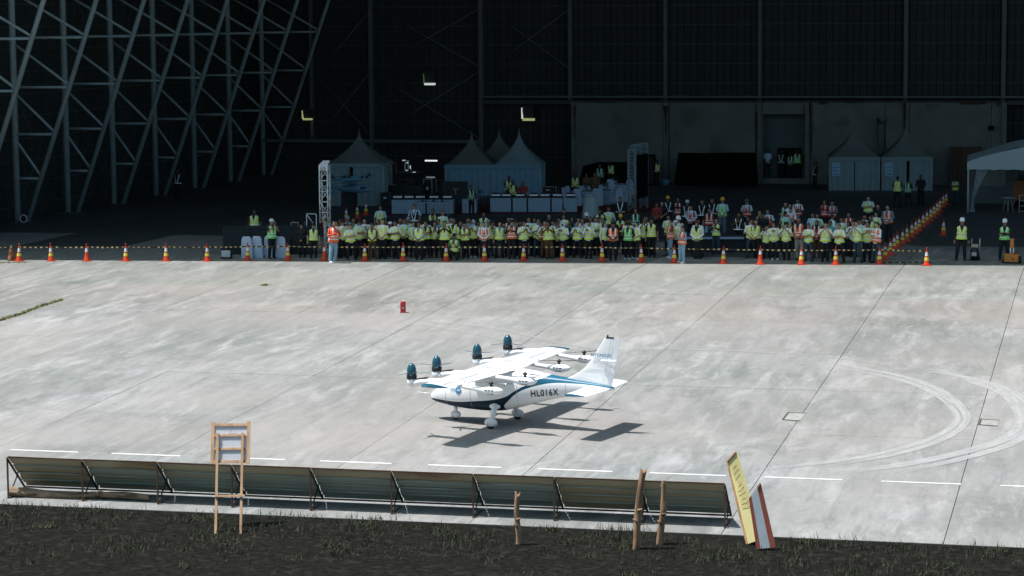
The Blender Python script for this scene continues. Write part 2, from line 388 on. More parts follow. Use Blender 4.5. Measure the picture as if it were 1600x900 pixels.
# left wall: cladding panels, girts, lattice frames
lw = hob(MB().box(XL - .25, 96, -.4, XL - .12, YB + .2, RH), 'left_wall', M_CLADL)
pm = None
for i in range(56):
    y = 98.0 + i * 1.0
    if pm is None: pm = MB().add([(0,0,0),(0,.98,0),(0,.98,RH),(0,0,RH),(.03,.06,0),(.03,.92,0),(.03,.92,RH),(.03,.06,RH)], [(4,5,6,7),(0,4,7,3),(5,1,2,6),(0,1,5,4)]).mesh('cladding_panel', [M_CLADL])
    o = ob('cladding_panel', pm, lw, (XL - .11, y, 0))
M_GIRT = mat('left_girt', (0.085, 0.09, 0.08), .6, var=.2)
for k in range(14):
    z = .55 + k * 1.17
    hob(MB().box(XL - .07, 97.8, z, XL + .02, YB - .1, z + .07), 'girt', M_GIRT, lw)
frames = [115.9 + 6.27 * n for n in range(-3, 7)]
lean = None
for n, fy in enumerate(frames):
    fr = thing('tmp', 'x', 'x') if False else None
    e = ob('lattice_column', None, hangar, (30 + XC, fy - 125, 0))
    MB().tube([(0, 0, 0), (0, 0, RH)], .165, 12).build('outer_tube', M_STEEL, e)
    MB().tube([(0.55, 0, 0.05), (0.55 + .362 * (RH - .05), 0, RH)], .128, 12).build('inner_tube', M_STEEL, e)
    br = MB(); zs = [2.27, 4.52, 6.9, 9.4, 12.0, 14.6]; prev = None
    for k, z in enumerate(zs):
        xi = .55 + .362 * z
        br.tube([(0, 0, z), (xi, 0, z)], .07, 8)
        zt = zs[k + 1] if k + 1 < len(zs) else RH
        br.tube([(0, 0, zt - .25), (xi, 0, z + .1)], .07, 8)
    br.build('strut', M_STEEL, e)
    bs = MB(); bs.box(-.25, -.25, 0, .25, .25, .07); bs.box(.3, -.25, 0, .85, .25, .07); bs.box(-.55, -.5, 0, 1.3, .5, .03)
    bs.build('base_plate', M_STEELD, e)
    if n < len(frames) - 1:
        w_ = MB()
        for (za, zb) in ((0.2, 6.9), (6.9, 13.6)):
            w_.tube([(-.12, 0, zb), (-.12, 6.27, za)], .03, 6); w_.tube([(-.12, 0, za), (-.12, 6.27, zb)], .03, 6)
        w_.build('wind_brace', M_STEELD, e)
# back wall
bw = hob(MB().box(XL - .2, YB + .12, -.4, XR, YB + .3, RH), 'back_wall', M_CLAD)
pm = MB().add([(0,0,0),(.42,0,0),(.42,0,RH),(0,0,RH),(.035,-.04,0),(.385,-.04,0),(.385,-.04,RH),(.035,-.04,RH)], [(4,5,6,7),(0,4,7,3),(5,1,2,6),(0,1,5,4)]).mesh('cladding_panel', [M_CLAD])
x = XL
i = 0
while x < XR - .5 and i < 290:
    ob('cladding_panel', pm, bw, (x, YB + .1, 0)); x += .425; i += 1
def bx(px, y=YB): return aty(px, 200, y).x
def bz(py, px=800, y=YB): return aty(px, py, y).z
for z in [bz(v) for v in (245, 190, 158, 130, 100, 70, 40, 10, -20)]:
    hob(MB().box(XL, YB - .02, z - .03, XR, YB + .05, z + .03), 'girt', M_STEELD, bw)
M_COLB = mat('back_column', (0.125, 0.145, 0.14), .6, var=.2)
for px, wd in ((583, .26), (754, .26), (893, .22), (1041, .2), (1188, .2), (1415, .24), (1567, .24), (1700, .24)):
    x = bx(px); hob(MB().box(x - wd / 2, YB - .42, 0 if px < 880 else 4.9, x + wd / 2, YB - .02, RH), 'steel_column', M_COLB, bw)
x = bx(490); hob(MB().box(x - .09, YB - .4, bz(216), x + .09, YB - .05, RH), 'steel_column', M_COLB, bw)
z = bz(220, 600); hob(MB().box(bx(414), YB - .55, z - .11, bx(752), YB - .43, z + .11), 'tie_beam', M_COLB, bw)
z = bz(150.5, 1000); hob(MB().box(bx(757), YB - .72, z - .07, XR, YB - .44, z + .05), 'tie_beam', M_COLB, bw)
z = bz(152, 1000); hob(MB().box(bx(757), YB - .66, z - .42, XR, YB - .6, z - .18), 'tie_beam', M_STEELD, bw)
def brace(p, q):
    a = aty(p[0], p[1], YB - .3); c = aty(q[0], q[1], YB - .3); hob(MB().tube([a, c], .035, 6), 'cross_brace', M_COLB, bw)
for p, q in (((583, 215), (755, 108)), ((583, 115), (752, 218)), ((494, 217), (575, 117)), ((583, 215), (494, 117)),): brace(p, q)
for p, q in (((583, 108), (755, 10)), ((583, 10), (755, 108)), ((494, 117), (575, 20)), ((760, 110), (893, 12)), ((760, 12), (893, 110))): brace(p, q)
# concrete infill with door recess
YC = 150.35
cw = hob(MB().box(bx(897, YC), YC + .02, 0, bx(1192, YC), YB - .75, 4.95), 'infill_wall', M_CONC)
def cwp(px0, px1, z0, z1, y=YC, t=.25, name='concrete_panel', m_=M_CONC, par=cw): return hob(MB().box(bx(px0, y), y, z0, bx(px1, y), y + t, z1), name, m_, par)
cwr = hob(MB().box(bx(1262, YC), YC + .02, 0, bx(1570, YC), YB - .75, 4.95), 'infill_wall', M_CONC)
for a, c, p in ((900, 1037, cw), (1047, 1180, cw), (1270, 1372, cwr), (1384, 1412, cwr), (1421, 1565, cwr)):
    cwp(a, c, 0, 4.9, YC - .1, .1, par=p)
for px in (897, 1041.5, 1187, 1262, 1417, 1569): 
    hob(MB().box(bx(px, YC) - .13, YC - .22, 0, bx(px, YC) + .13, YC + .1, 4.98), 'pilaster', mat('pilaster_paint', (0.16, 0.17, 0.15), .8, var=.25, scale=1.5), cw if px < 1250 else cwr)
M_DOORW = mat('door_recess', (0.10, 0.13, 0.13), .8, var=.1)
dr = hob(MB().box(bx(1192, YC), YC + .9, .32, bx(1258, YC), YC + 1.1, 4.95), 'door_wall', M_DOORW, None)
dr2 = hob(MB().box(bx(1212, YC), YC + .86, .34, bx(1250, YC), YC + .89, 2.15), 'doorway', mat('dark_opening', (0.004, 0.004, 0.004), 1), dr)
hob(MB().box(bx(1192, YC), YC - .1, 0, bx(1259, YC), YC + .9, .33), 'door_step', M_CONC, dr)
hob(MB().box(bx(1192, YC), YC - .05, 4.25, bx(1259, YC), YC + .2, 4.93), 'lintel', M_CONC, dr)
# rust runs below the beam and duct
for (px0, px1, y0, y1) in ((1036, 1044, 165, 187), (1039, 1042.5, 187, 220), (1181, 1184, 175, 238), (896, 899, 165, 215), (1264, 1267, 160, 240), (1411, 1416, 160, 200), (930, 962, 156, 159), (1280, 1292, 158, 163), (1320, 1350, 157, 160), (1500, 1540, 157, 163), (1556, 1563, 158, 166)):
    a = aty(px0, y0, YC - .25); c = aty(px1, y1, YC - .25); rr = MB()
    n = 9; vs = []
    for i in range(n + 1):
        f = i / n; z = a.z + (c.z - a.z) * f; wv = (1 - .65 * f) * (1 + .25 * random.uniform(-1, 1)) / 2 if abs(c.z - a.z) > abs(c.x - a.x) else .5
        cx = (a.x + c.x) / 2; wx = (c.x - a.x) * wv; vs += [(cx - wx, YC - .232, z), (cx + wx, YC - .232, z)]
    rr.add(vs, [(2*i, 2*i+1, 2*i+3, 2*i+2) for i in range(n)])
    hob(rr, 'rust_stain', M_RUST, cw)
dk = thing('air_duct', 'grey-blue wall duct with a hopper top between the right pagoda tents', 'duct', (bx(1378, YC), YC - .35, 0))
MB().box(-.16, -.1, .5, .16, .1, 3.7).build('duct_pipe', M_DOORW, dk); MB().lathe([(.16, 3.7), (.3, 3.95), (.3, 4.05)], n=4).build('hopper', M_DOORW, dk)
# far right: wooden shutter and chain hoist
o = MB().box(-.95, -.06, 0, .95, .06, 2.35); sh_ = thing('wooden_shutter', 'rust-brown wooden shutter against the concrete wall beside the marquee', 'shutter', (bx(1510, YC), YC - .42, 0))
MS = mat('brown_board', (0.085, 0.05, 0.032), .8, var=.3, scale=2)
for i in range(8): MB().box(-.95 + i * .24, -.05 + .01 * (i % 2), 0, -.95 + i * .24 + .225, .04, 2.35).build('board', MS, sh_)
t_ = thing('chain_hoist', 'small dark chain hoist hanging by cables on the concrete wall', 'hoist', (bx(1549, YC), YC - .5, 0))
MB().box(-.16, -.12, 3.35, .16, .12, 3.6).build('housing', M_BLACK, t_); MB().tube([(0, 0, 3.4), (0, 0, .6)], .012, 5).tube([(-.1, 0, 3.5), (-.5, 0, 1.0)], .01, 5).tube([(0, 0, 3.6), (0, .3, 4.9)], .012, 5).build('cable', M_BLACK, t_)
# hooded wall vents that let daylight in
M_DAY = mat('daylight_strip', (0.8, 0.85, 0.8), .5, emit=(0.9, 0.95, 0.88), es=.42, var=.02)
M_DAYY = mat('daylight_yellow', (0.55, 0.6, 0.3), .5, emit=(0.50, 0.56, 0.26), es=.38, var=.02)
def vent(px, py, wpx, y, label, hm, lm):
    P = aty(px, py, y); s = y / F_PX * 1.03; ww = wpx * s
    e = thing('wall_vent', label, 'vent', P)
    MB().box(0, -.5, 0, ww * .9, -.02, ww * .95).build('hood', mat('vent_hood', (0.03, 0.04, 0.038), .7), e)
    MB().box(.04, -.62, -.02 - ww * .18, ww * .92, -.2, -.02).build('light_gap', hm, e)
    MB().add([(-.06, -.55, .8 * ww), (-.02, -.55, .8 * ww), (.06, -.55, 0), (-.05, -.55, -.05), (-.06, -.3, .8 * ww), (-.02, -.3, .8 * ww), (.06, -.3, 0), (-.05, -.3, -.05)], [(0,3,2,1),(4,5,6,7),(0,4,7,3),(1,2,6,5)]).build('side_gap', lm, e)
    MB().tube([(ww * .1, -.3, ww * .95), (ww * .1, -.3, ww * .95 + 2.2)], .02, 6).build('hanger', M_STEELD, e)
vent(477, 184, 15, YB - .5, 'hooded vent glowing yellow-green at the left, above the truss tower', M_DAYY, M_DAYY)
vent(819, 184, 20, YB - .5, 'hooded vent glowing pale yellow above the front pair of tents', M_DAYY, M_DAY)
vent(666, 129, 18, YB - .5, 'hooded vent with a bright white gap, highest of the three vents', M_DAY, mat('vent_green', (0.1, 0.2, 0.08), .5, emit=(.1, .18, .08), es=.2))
def strip_light(px, py, wpx, y, label, st):
    P = aty(px, py, y); ww = wpx * y / F_PX * 1.03; e = thing('strip_light', label, 'lamp', P)
    MB().box(0, -.06, .05, ww, .06, .12).build('housing', M_STEELD, e)
    MB().tube([(0, 0, 0), (ww, 0, 0)], .045, 8).build('tube', mat('lit_tube%g' % st, (.8, .8, .8), .5, emit=(.75, .8, .8), es=st), e)
strip_light(664, 251, 20, 145, 'upper white strip light beside the dark lift left of the tents', .8)
strip_light(666, 277, 14, 145, 'dimmer strip light low beside the dark lift left of the tents', .12)
# ---------------------------------------------------------------- aircraft
M_WHITE = mat('white_gloss_paint', (0.80, 0.81, 0.83), .28, var=.02, coat=.5)
M_TEAL = mat('teal_gloss_paint', (0.018, 0.115, 0.185), .2, var=.05, coat=.8)
M_NAVY = mat('dark_navy_paint', (0.008, 0.022, 0.035), .25, var=.05, coat=.5)
M_BLK = mat('black_plastic', (0.012, 0.012, 0.013), .5, var=.1)
M_GREYP = mat('pale_grey_paint', (0.42, 0.44, 0.45), .4, var=.04)
M_TXT = mat('lettering_dark', (0.02, 0.03, 0.04), .5, var=.02)
M_TXTB = mat('lettering_blue', (0.10, 0.24, 0.40), .5, var=.02)
def livery():
    m, t, b = nodes_mat('fuselage_livery'); L = t.links; N = t.nodes
    tc = N.new('ShaderNodeTexCoord'); sp = N.new('ShaderNodeSeparateXYZ'); L.new(tc.outputs['Object'], sp.inputs[0])
    xn = N.new('ShaderNodeMapRange'); xn.inputs[1].default_value = -2.4; xn.inputs[2].default_value = 3.6; L.new(sp.outputs[0], xn.inputs[0])
    def curve(pts):
        f = N.new('ShaderNodeFloatCurve'); c = f.mapping.curves[0]
        P = [((x + 2.4) / 6.0, z / 2) for x, z in pts]
        c.points[0].location = P[0]; c.points[1].location = P[-1]
        for p in P[1:-1]: c.points.new(*p)
        f.mapping.update(); L.new(xn.outputs[0], f.inputs['Value'])
        q = N.new('ShaderNodeMath'); q.operation = 'MULTIPLY'; q.inputs[1].default_value = 2; L.new(f.outputs[0], q.inputs[0]); return q.outputs[0]
    U = curve([(-2.4, .56), (-2.23, .58), (-1.19, .60), (-.63, .67), (-.18, .73), (.24, .83), (.59, 1.04), (1.03, 1.29), (1.5, 1.5), (1.8, 1.9), (3.6, 1.9)])
    Lo = curve([(-2.4, .02), (.17, .02), (.2, .56), (.39, .76), (.63, .97), (.91, 1.11), (1.31, 1.23), (1.62, 1.285), (2.1, 1.30), (2.72, 1.28), (3.32, 1.225), (3.6, 1.2)])
    def cmp_(a, b_, op):
        q = N.new('ShaderNodeMath'); q.operation = op; L.new(a, q.inputs[0]); L.new(b_, q.inputs[1]); return q.outputs[0]
    k = cmp_(cmp_(sp.outputs[2], U, 'LESS_THAN'), cmp_(sp.outputs[2], Lo, 'GREATER_THAN'), 'MULTIPLY')
    tr = N.new('ShaderNodeMapRange'); tr.inputs[1].default_value = .3; tr.inputs[2].default_value = 1.5; L.new(sp.outputs[0], tr.inputs[0])
    x1 = N.new('ShaderNodeMix'); x1.data_type = 'RGBA'; L.new(tr.outputs[0], x1.inputs[0]); x1.inputs[6].default_value = (.008, .025, .04, 1); x1.inputs[7].default_value = (.02, .12, .20, 1)
    x2 = N.new('ShaderNodeMix'); x2.data_type = 'RGBA'; L.new(k, x2.inputs[0]); x2.inputs[6].default_value = (.80, .81, .83, 1); L.new(x1.outputs[2], x2.inputs[7])
    L.new(x2.outputs[2], b.inputs['Base Color']); b.inputs['Roughness'].default_value = .3
    cw_ = N.new('ShaderNodeMapRange'); cw_.inputs[3].default_value = .5; cw_.inputs[4].default_value = .12; L.new(k, cw_.inputs[0]); L.new(cw_.outputs[0], b.inputs['Specular IOR Level'])
    return m
M_LIV = livery()
TH = R(-14.5)
AP = Vector((-16.0, 64.66, gz(64.66)))
plane = thing('aircraft', 'white tilt-rotor electric aircraft with dark blue belly stripe parked on the sunlit apron', 'aircraft', AP, rot=(0, 0, 0))
nrm = Vector((0, -SLOPE, 1)).normalized()
plane.rotation_euler = (Matrix.Rotation(math.atan(SLOPE), 3, 'X') @ Matrix.Rotation(TH, 3, 'Z')).to_euler()
ST = [(-2.30, .565, .625, .02), (-2.27, .54, .69, .08), (-2.2, .505, .77, .15), (-2.05, .465, .89, .235), (-1.85, .44, 1.02, .32), (-1.5, .39, 1.15, .42), (-1.0, .36, 1.32, .50), (-.5, .35, 1.46, .54), (0, .38, 1.50, .54),
      (.5, .50, 1.52, .47), (1.0, .66, 1.51, .37), (1.5, .80, 1.46, .27), (2.0, .92, 1.41, .19), (2.6, 1.03, 1.35, .12), (3.0, 1.11, 1.31, .08), (3.3, 1.18, 1.27, .035), (3.34, 1.2, 1.25, .01)]
def lerp_st(x):
    for a, c in zip(ST, ST[1:]):
        if x <= c[0]:
            t = (x - a[0]) / (c[0] - a[0]); t2 = t
            return [a[i] + (c[i] - a[i]) * t2 for i in range(4)]
    return list(ST[-1])
def sm_st(x):
    d = .10 if -1.9 < x < 3.1 else .02; q = [lerp_st(x + k * d) for k in (-1, 0, 1)]
    return [x] + [sum(v[i] for v in q) / 3 for i in (1, 2, 3)]
def fus(u, v):
    x = -2.30 + 5.64 * (u if u > .06 else u * u / .06 * .5 + u * .5)
    _, zb, zt, hw = sm_st(x); a = 2 * math.pi * v
    e = .82; c, s_ = math.cos(a), math.sin(a)
    return Vector((x, hw * math.copysign(abs(c) ** e, c), (zb + zt) / 2 + (zt - zb) / 2 * math.copysign(abs(s_) ** e, s_)))
b = MB(); b.grid(lambda v, u: fus(u, v), 40, 110); fo = b.build('fuselage', M_LIV, plane)
def airfoil(ch, th, n=15):   # closed loop of (x, z)
    P = []
    for i in range(n + 1):
        c = (1 - math.cos(math.pi * i / n)) / 2
        y = 5 * th * (.2969 * math.sqrt(c) - .126 * c - .3516 * c * c + .2843 * c ** 3 - .1015 * c ** 4)
        P.append((c * ch, y))
    return [(x, z * 1.15) for x, z in P[::-1]] + [(x, -z * .8) for x, z in P[1:-1]]
def wing(secs, axis='y', mi=None):
    b = MB(); vs = []; n = None
    for (le, pos, h, ch, th) in secs:
        A = airfoil(ch, th * ch); n = len(A)
        for x, z in A: vs.append((le + x, pos, h + z) if axis == 'y' else (le + x, z, h))
    fs = []
    for i in range(len(secs) - 1):
        for j in range(n): fs.append((i*n+j, i*n+(j+1)%n, (i+1)*n+(j+1)%n, (i+1)*n+j))
    fs.append(tuple(range(n))); fs.append(tuple(range((len(secs)-1)*n, len(secs)*n))[::-1])
    b.add(vs, fs, 0, False)
    b.sm = [False for f in b.f]
    return b
wing([(-.60, -3.45, 1.575, .84, .11), (-.72, -1.15, 1.56, 1.10, .12), (-.78, 0, 1.55, 1.28, .12), (-.72, 1.15, 1.56, 1.10, .12), (-.60, 3.38, 1.565, .84, .11)]).build('wing', M_WHITE, plane)
for sg in (-1, 1):   # upturned teal wing tips
    yo = -3.453 if sg < 0 else 3.383; zo = 1.575 if sg < 0 else 1.565
    secs = [(-.60, yo, zo, .84, .14), (-.55, yo + sg * .09, zo + .005, .80, .12), (-.36, yo + sg * .18, zo + .02, .58, .08)]
    wing(secs).build('wing_tip', M_TEAL, plane)
    fl = MB(); 
    fl.add([(.34, sg * 1.5, 1.575), (.47, sg * 1.5, 1.565), (.44, sg * 2.5, 1.57), (.33, sg * 2.5, 1.58), (.34, sg * 1.5, 1.59), (.47, sg * 1.5, 1.575), (.44, sg * 2.5, 1.58), (.33, sg * 2.5, 1.592)], [(0,3,2,1),(4,5,6,7),(0,1,5,4),(1,2,6,5),(2,3,7,6),(3,0,4,7)])
    fl.v = [(x - .16, y, z - .02) for x, y, z in fl.v]; fl.build('flap', M_WHITE, plane)
# wing-to-body fairing
b = MB(); b.ell((.1, 0, 1.42), (1.25, .46, .15), 24); b.build('wing_fairing', M_WHITE, plane)
# tail
b = MB(); secs = []
for t in range(0, 13):
    f = t / 12; h = 1.28 + 1.29 * f
    # curved dorsal leading edge
    le = {0: 1.62, 1: 1.90, 2: 2.13, 3: 2.31, 4: 2.45, 5: 2.555, 6: 2.64, 7: 2.72, 8: 2.79, 9: 2.86, 10: 2.93, 11: 3.0, 12: 3.07}[t]
    te = 3.27 + .29 * f; secs.append((le, 0, h, te - le, .085 if t > 3 else .05))
wing(secs, 'z').build('fin', M_WHITE, plane)
MB().bar((3.03, -.062, 1.35), (3.27, -.04, 2.5), .008, .004, upv=(0, 1, 0)).build('rudder_gap', M_GREYP, plane)
tb = MB(); tb.box(3.12, -.02, 2.565, 3.34, .02, 2.60).tube([(3.16, 0, 2.57), (3.16, 0, 2.66)], .022, 8); tb.build('beacon', M_BLK, plane)
for zz in (1.97,): MB().tube([(2.98, -.07, zz), (3.02, -.09, zz), (3.42, -.09, zz), (3.48, -.075, zz)], [.01, .03, .028, .008], 8).build('rudder_actuator', M_WHITE, plane)
for sg in (-1, 1):
    wing([(2.50, sg * .05, 1.19, .72, .10), (2.50, sg * 1.30, 1.20, .64, .10)]).build('tailplane', M_WHITE, plane)
    wing([(2.50, sg * 1.302, 1.20, .64, .11), (2.54, sg * 1.36, 1.20, .56, .08)]).build('tailplane_tip', M_TEAL, plane)
# rotor units
def rotor_blades(n, rad, ch, ph, par, c, m_=M_NAVY):
    for k in range(n):
        a = ph + 2 * math.pi * k / n; M = Matrix.Translation(c) @ Matrix.Rotation(a, 4, 'Z') @ Matrix.Rotation(R(14), 4, 'X')
        b = MB(); vs = []
        for i, (r_, w_) in enumerate(((.08, .35), (.2, .8), (.45, 1.0), (.75, .8), (1.0, .35))):
            x = rad * r_; hw = ch * w_ / 2
            for yy, zz in ((-hw, 0), (0, .008), (hw, 0), (0, -.006)): vs.append(M @ Vector((x, yy, zz)))
        fs = [(i*4+j, i*4+(j+1)%4, (i+1)*4+(j+1)%4, (i+1)*4+j) for i in range(4) for j in range(4)] + [(0,1,2,3), (19,18,17,16)]
        b.add(vs, fs, 0, True); b.build('blade', m_, par)
M_SPIN = mat('spinner_teal', (0.010, 0.070, 0.108), .25, var=.05, coat=.4)
for yy, ph in ((-2.60, .3), (-1.26, 1.1), (1.0, .7), (2.80, 1.9)):
    e = ob('tilt_rotor', None, plane, (-1.38, yy, 0))
    n_ = MB().lathe([(.06, 1.36), (.11, 1.40), (.125, 1.46), (.128, 1.575)], n=24); n_.build('nacelle', M_WHITE, e)
    MB().lathe([(.136, 1.575), (.138, 1.60), (.136, 1.675), (.128, 1.685)], n=24).build('rotor_ring', M_BLK, e)
    MB().lathe([(.128, 1.685), (.130, 1.75), (.122, 1.83), (.102, 1.90), (.07, 1.955), (.03, 1.985), (.004, 1.992)], n=24).build('spinner', M_SPIN, e)
    rotor_blades(3, .5, .05, ph, e, Vector((0, 0, 1.735)), M_TEAL)
    # pylon from nacelle back to the wing
    b = MB()
    prof = [(0.0, .085, 1.375, 1.545), (.12, .10, 1.375, 1.55), (.3, .10, 1.42, 1.60), (.55, .11, 1.46, 1.62), (.9, .11, 1.49, 1.65), (1.3, .07, 1.54, 1.65), (1.6, .02, 1.58, 1.63)]
    vs = []
    for x, hw, zb, zt in prof:
        for j in range(14):
            a = 2 * math.pi * j / 14; vs.append((x, hw * math.cos(a), (zb + zt) / 2 + (zt - zb) / 2 * math.sin(a)))
    b.add(vs, [(i*14+j, i*14+(j+1)%14, (i+1)*14+(j+1)%14, (i+1)*14+j) for i in range(6) for j in range(14)], 0, True); b.build('pylon', M_WHITE, e)
    b = MB(); b.add([(.17, -.06, 1.59), (.50, -.06, 1.648), (.50, .06, 1.648), (.17, .06, 1.59), (.17, -.06, 1.575), (.50, -.06, 1.632), (.50, .06, 1.632), (.17, .06, 1.575)], [(0,1,2,3),(4,7,6,5),(0,4,5,1),(1,5,6,2),(2,6,7,3),(3,7,4,0)])
    b.build('hatch', M_BLK, e)
for yy, ph, xe in ((-2.77, .15, 1.47), (-1.12, -.25, 1.60), (1.12, .35, 1.47), (2.77, .9, 1.42)):
    e = ob('lift_rotor_boom', None, plane, (0, yy, 0)); dx = xe - 1.47; b = MB(); vs = []
    prof = [(.1, .04, 1.53), (.35, .075, 1.50), (.62, .072, 1.48), (.82, .085, 1.46), (.98, .125, 1.45), (1.14, .14, 1.45), (1.30, .125, 1.455), (1.42, .08, 1.46), (1.47, .02, 1.465)]
    for x, r_, zc in prof:
        for j in range(16):
            a = 2 * math.pi * j / 16; vs.append((x + dx * (x > .5), r_ * math.cos(a), zc + r_ * .85 * math.sin(a)))
    b.add(vs, [(i*16+j, i*16+(j+1)%16, (i+1)*16+(j+1)%16, (i+1)*16+j) for i in range(8) for j in range(16)] + [tuple(range(128, 144))], 0, True); b.build('boom', M_WHITE, e)
    for k in range(3):
        for sg in (-1, 1): MB().box(1.0 + dx + k * .095, sg * .137 - .01, 1.465, 1.06 + dx + k * .095, sg * .137 + .01, 1.49).build('cooling_slot', M_BLK, e)
        if k < 2: MB().box(1.06 + dx + k * .10, -.112, 1.37, 1.13 + dx + k * .10, -.085, 1.388).build('cooling_slot', M_BLK, e)
        MB().box(.98 + dx + k * .10, -.02, 1.561 + (.008 if k == 1 else 0), 1.03 + dx + k * .10, .02, 1.575).build('cooling_slot', M_GREYP, e)
    MB().tube([(1.12 + dx, 0, 1.55), (1.12 + dx, 0, 1.66)], [.035, .03], 10).lathe([(.06, 1.625), (.065, 1.65), (.02, 1.70)], (1.12 + dx, 0, 0), 12).build('hub', M_BLK, e)
    rotor_blades(2, .58, .06, ph, e, Vector((1.12 + dx, 0, 1.66)), M_NAVY)
# landing gear
for sg in (-1, 1):
    e = ob('main_gear', None, plane, (0, 0, 0))
    MB().tube([(-.05, sg * .38, .60), (-.03, sg * .50, .55), (0, sg * .66, .33), (0, sg * .74, .20)], [.12, .085, .07, .055], 12).build('strut', M_WHITE, e)
    MB().ell((-.05, sg * .44, .56), (.17, .12, .09), 14).build('strut_fairing', M_WHITE, e)
    MB().ell((.0, sg * .77, .17), (.20, .085, .125), 16).build('wheel_fairing', M_WHITE, e)
    MB().tube([(0, sg * .77 - .045, .105), (0, sg * .77 + .045, .105)], .105, 20).build('wheel', M_BLK, e)
e = ob('nose_gear', None, plane, (0, 0, 0))
MB().tube([(-1.52, 0, .42), (-1.53, 0, .18)], [.06, .045], 10).build('strut', M_WHITE, e)
MB().ell((-1.53, 0, .15), (.16, .075, .11), 16).build('wheel_fairing', M_WHITE, e)
MB().tube([(-1.53, -.035, .085), (-1.53, .035, .085)], .085, 18).build('wheel', M_BLK, e)
MB().tube([(-2.25, -.05, .69), (-2.72, -.05, .70)], [.012, .006], 6).build('pitot_probe', M_WHITE, plane)
MB().tube([(-1.38, -.02, .33), (-1.38, -.02, .42)], .012, 6).tube([(.0, .0, 1.62), (.0, 0, 1.72)], .012, 6).build('antenna', M_WHITE, plane)
# hatches on top of the centre wing
for k in range(6):
    for sg in (-1, 1): MB().box(-.32 + k * .1, sg * .62 - .02, 1.655 - .004 * k, -.27 + k * .1, sg * .62 + .02, 1.668 - .004 * k).build('panel_vent', M_GREYP, plane)
# flat lettering, projected onto the side of the fuselage
def on_side(me, x0, z0, off=.006, skew=0.0, side=-1):
    for v in me.vertices:
        x, z = x0 + v.co.x + skew * v.co.y, z0 + v.co.y + v.co.x * .0
        _, zb, zt, hw = sm_st(x); q = (z - (zb + zt) / 2) / ((zt - zb) / 2); q = max(-.995, min(.995, q))
        s_ = abs(q) ** (1 / .82); c = math.sqrt(max(0, 1 - s_ * s_)) ** .82
        v.co = Vector((x, side * (hw * c + off + v.co.z * .2), z))
    return me
def densify(me, cuts=1):
    bm = bmesh.new(); bm.from_mesh(me); bmesh.ops.triangulate(bm, faces=bm.faces); bmesh.ops.subdivide_edges(bm, edges=bm.edges, cuts=cuts); bm.to_mesh(me); bm.free(); return me
me = densify(text_mesh('HL016X', .245, [M_TXT], .001, .004, 1.12))
for v in me.vertices: v.co.z = 0; v.co.x *= .84; v.co.y = v.co.y * 1.05 + v.co.x * .10
ob('registration', on_side(me, 1.39, 1.0, .012), plane)
me = text_mesh('HYUNDAI', .125, [M_TXTB], .002, .003, 1.1); o = ob('fin_lettering', me, plane, (2.98, -.06, 2.10), rot=(R(90), 0, 0))
me = text_mesh('MOTOR GROUP', .05, [M_TXTB], .001, 0, 1.1); o = ob('fin_lettering', me, plane, (2.98, -.06, 2.00), rot=(R(90), 0, 0))
gl = MB(); gl.add([(.10 * math.cos(a * math.pi / 12), .10 * math.sin(a * math.pi / 12), 0) for a in range(24)], [tuple(range(24))])
me = densify(gl.mesh('globe_emblem', [mat('emblem_blue', (.04, .22, .42), .4)]), 2); ob('globe_emblem', on_side(me, -1.17, .93, .012), plane)
me = densify(text_mesh('OPPAV', .10, [M_TXTB], 0, .002)); ob('logo_lettering', on_side(me, -1.30, .93, .018), plane)
me = densify(text_mesh('AV', .09, [M_WHITE], 0, .002)); ob('logo_lettering', on_side(me, -1.15, .93, .024), plane)
for k in range(3):
    gl = MB(); n = 8
    gl.add([(.0, -.08, 0), (.05, -.08, 0), (.13, .07, 0), (.08, .07, 0)], [(0,1,2,3)]); me = densify(gl.mesh('white_slash', [M_WHITE]), 3); ob('white_slash', on_side(me, .78 + k * .12, 1.24 + .03 * k, .012), plane)
for x in (-1.62, -.78, .62, 1.98):
    _, zb, zt, hw = sm_st(x); b = MB(); P_ = []
    for k in range(29):
        a = math.pi * (.62 + .76 * k / 28) if x < 1 else math.pi * (.55 + .9 * k / 28)
        c, q = math.cos(a), math.sin(a); P_.append(Vector((x, -(hw * abs(c) ** .82 + .002), (zb + zt) / 2 - (zt - zb) / 2 * math.copysign(abs(q) ** .82, q))))
    b.tube(P_, .0045, 4); b.build('panel_seam', M_GREYP, plane)
for sg in (-1, 1):
    for (x0, y0, x1, y1) in ((.02, 1.45, -.02, 3.3), (.02, 1.45, .34, 1.45), (-.02, 3.3, .2, 3.3), (-.30, .55, .42, .55)):
        MB().bar((x0, sg * y0, 1.623 - .10 * max(0, x0)), (x1, sg * y1, 1.623 - .10 * max(0, x1)), .010, .012).build('panel_seam', M_GREYP, plane)
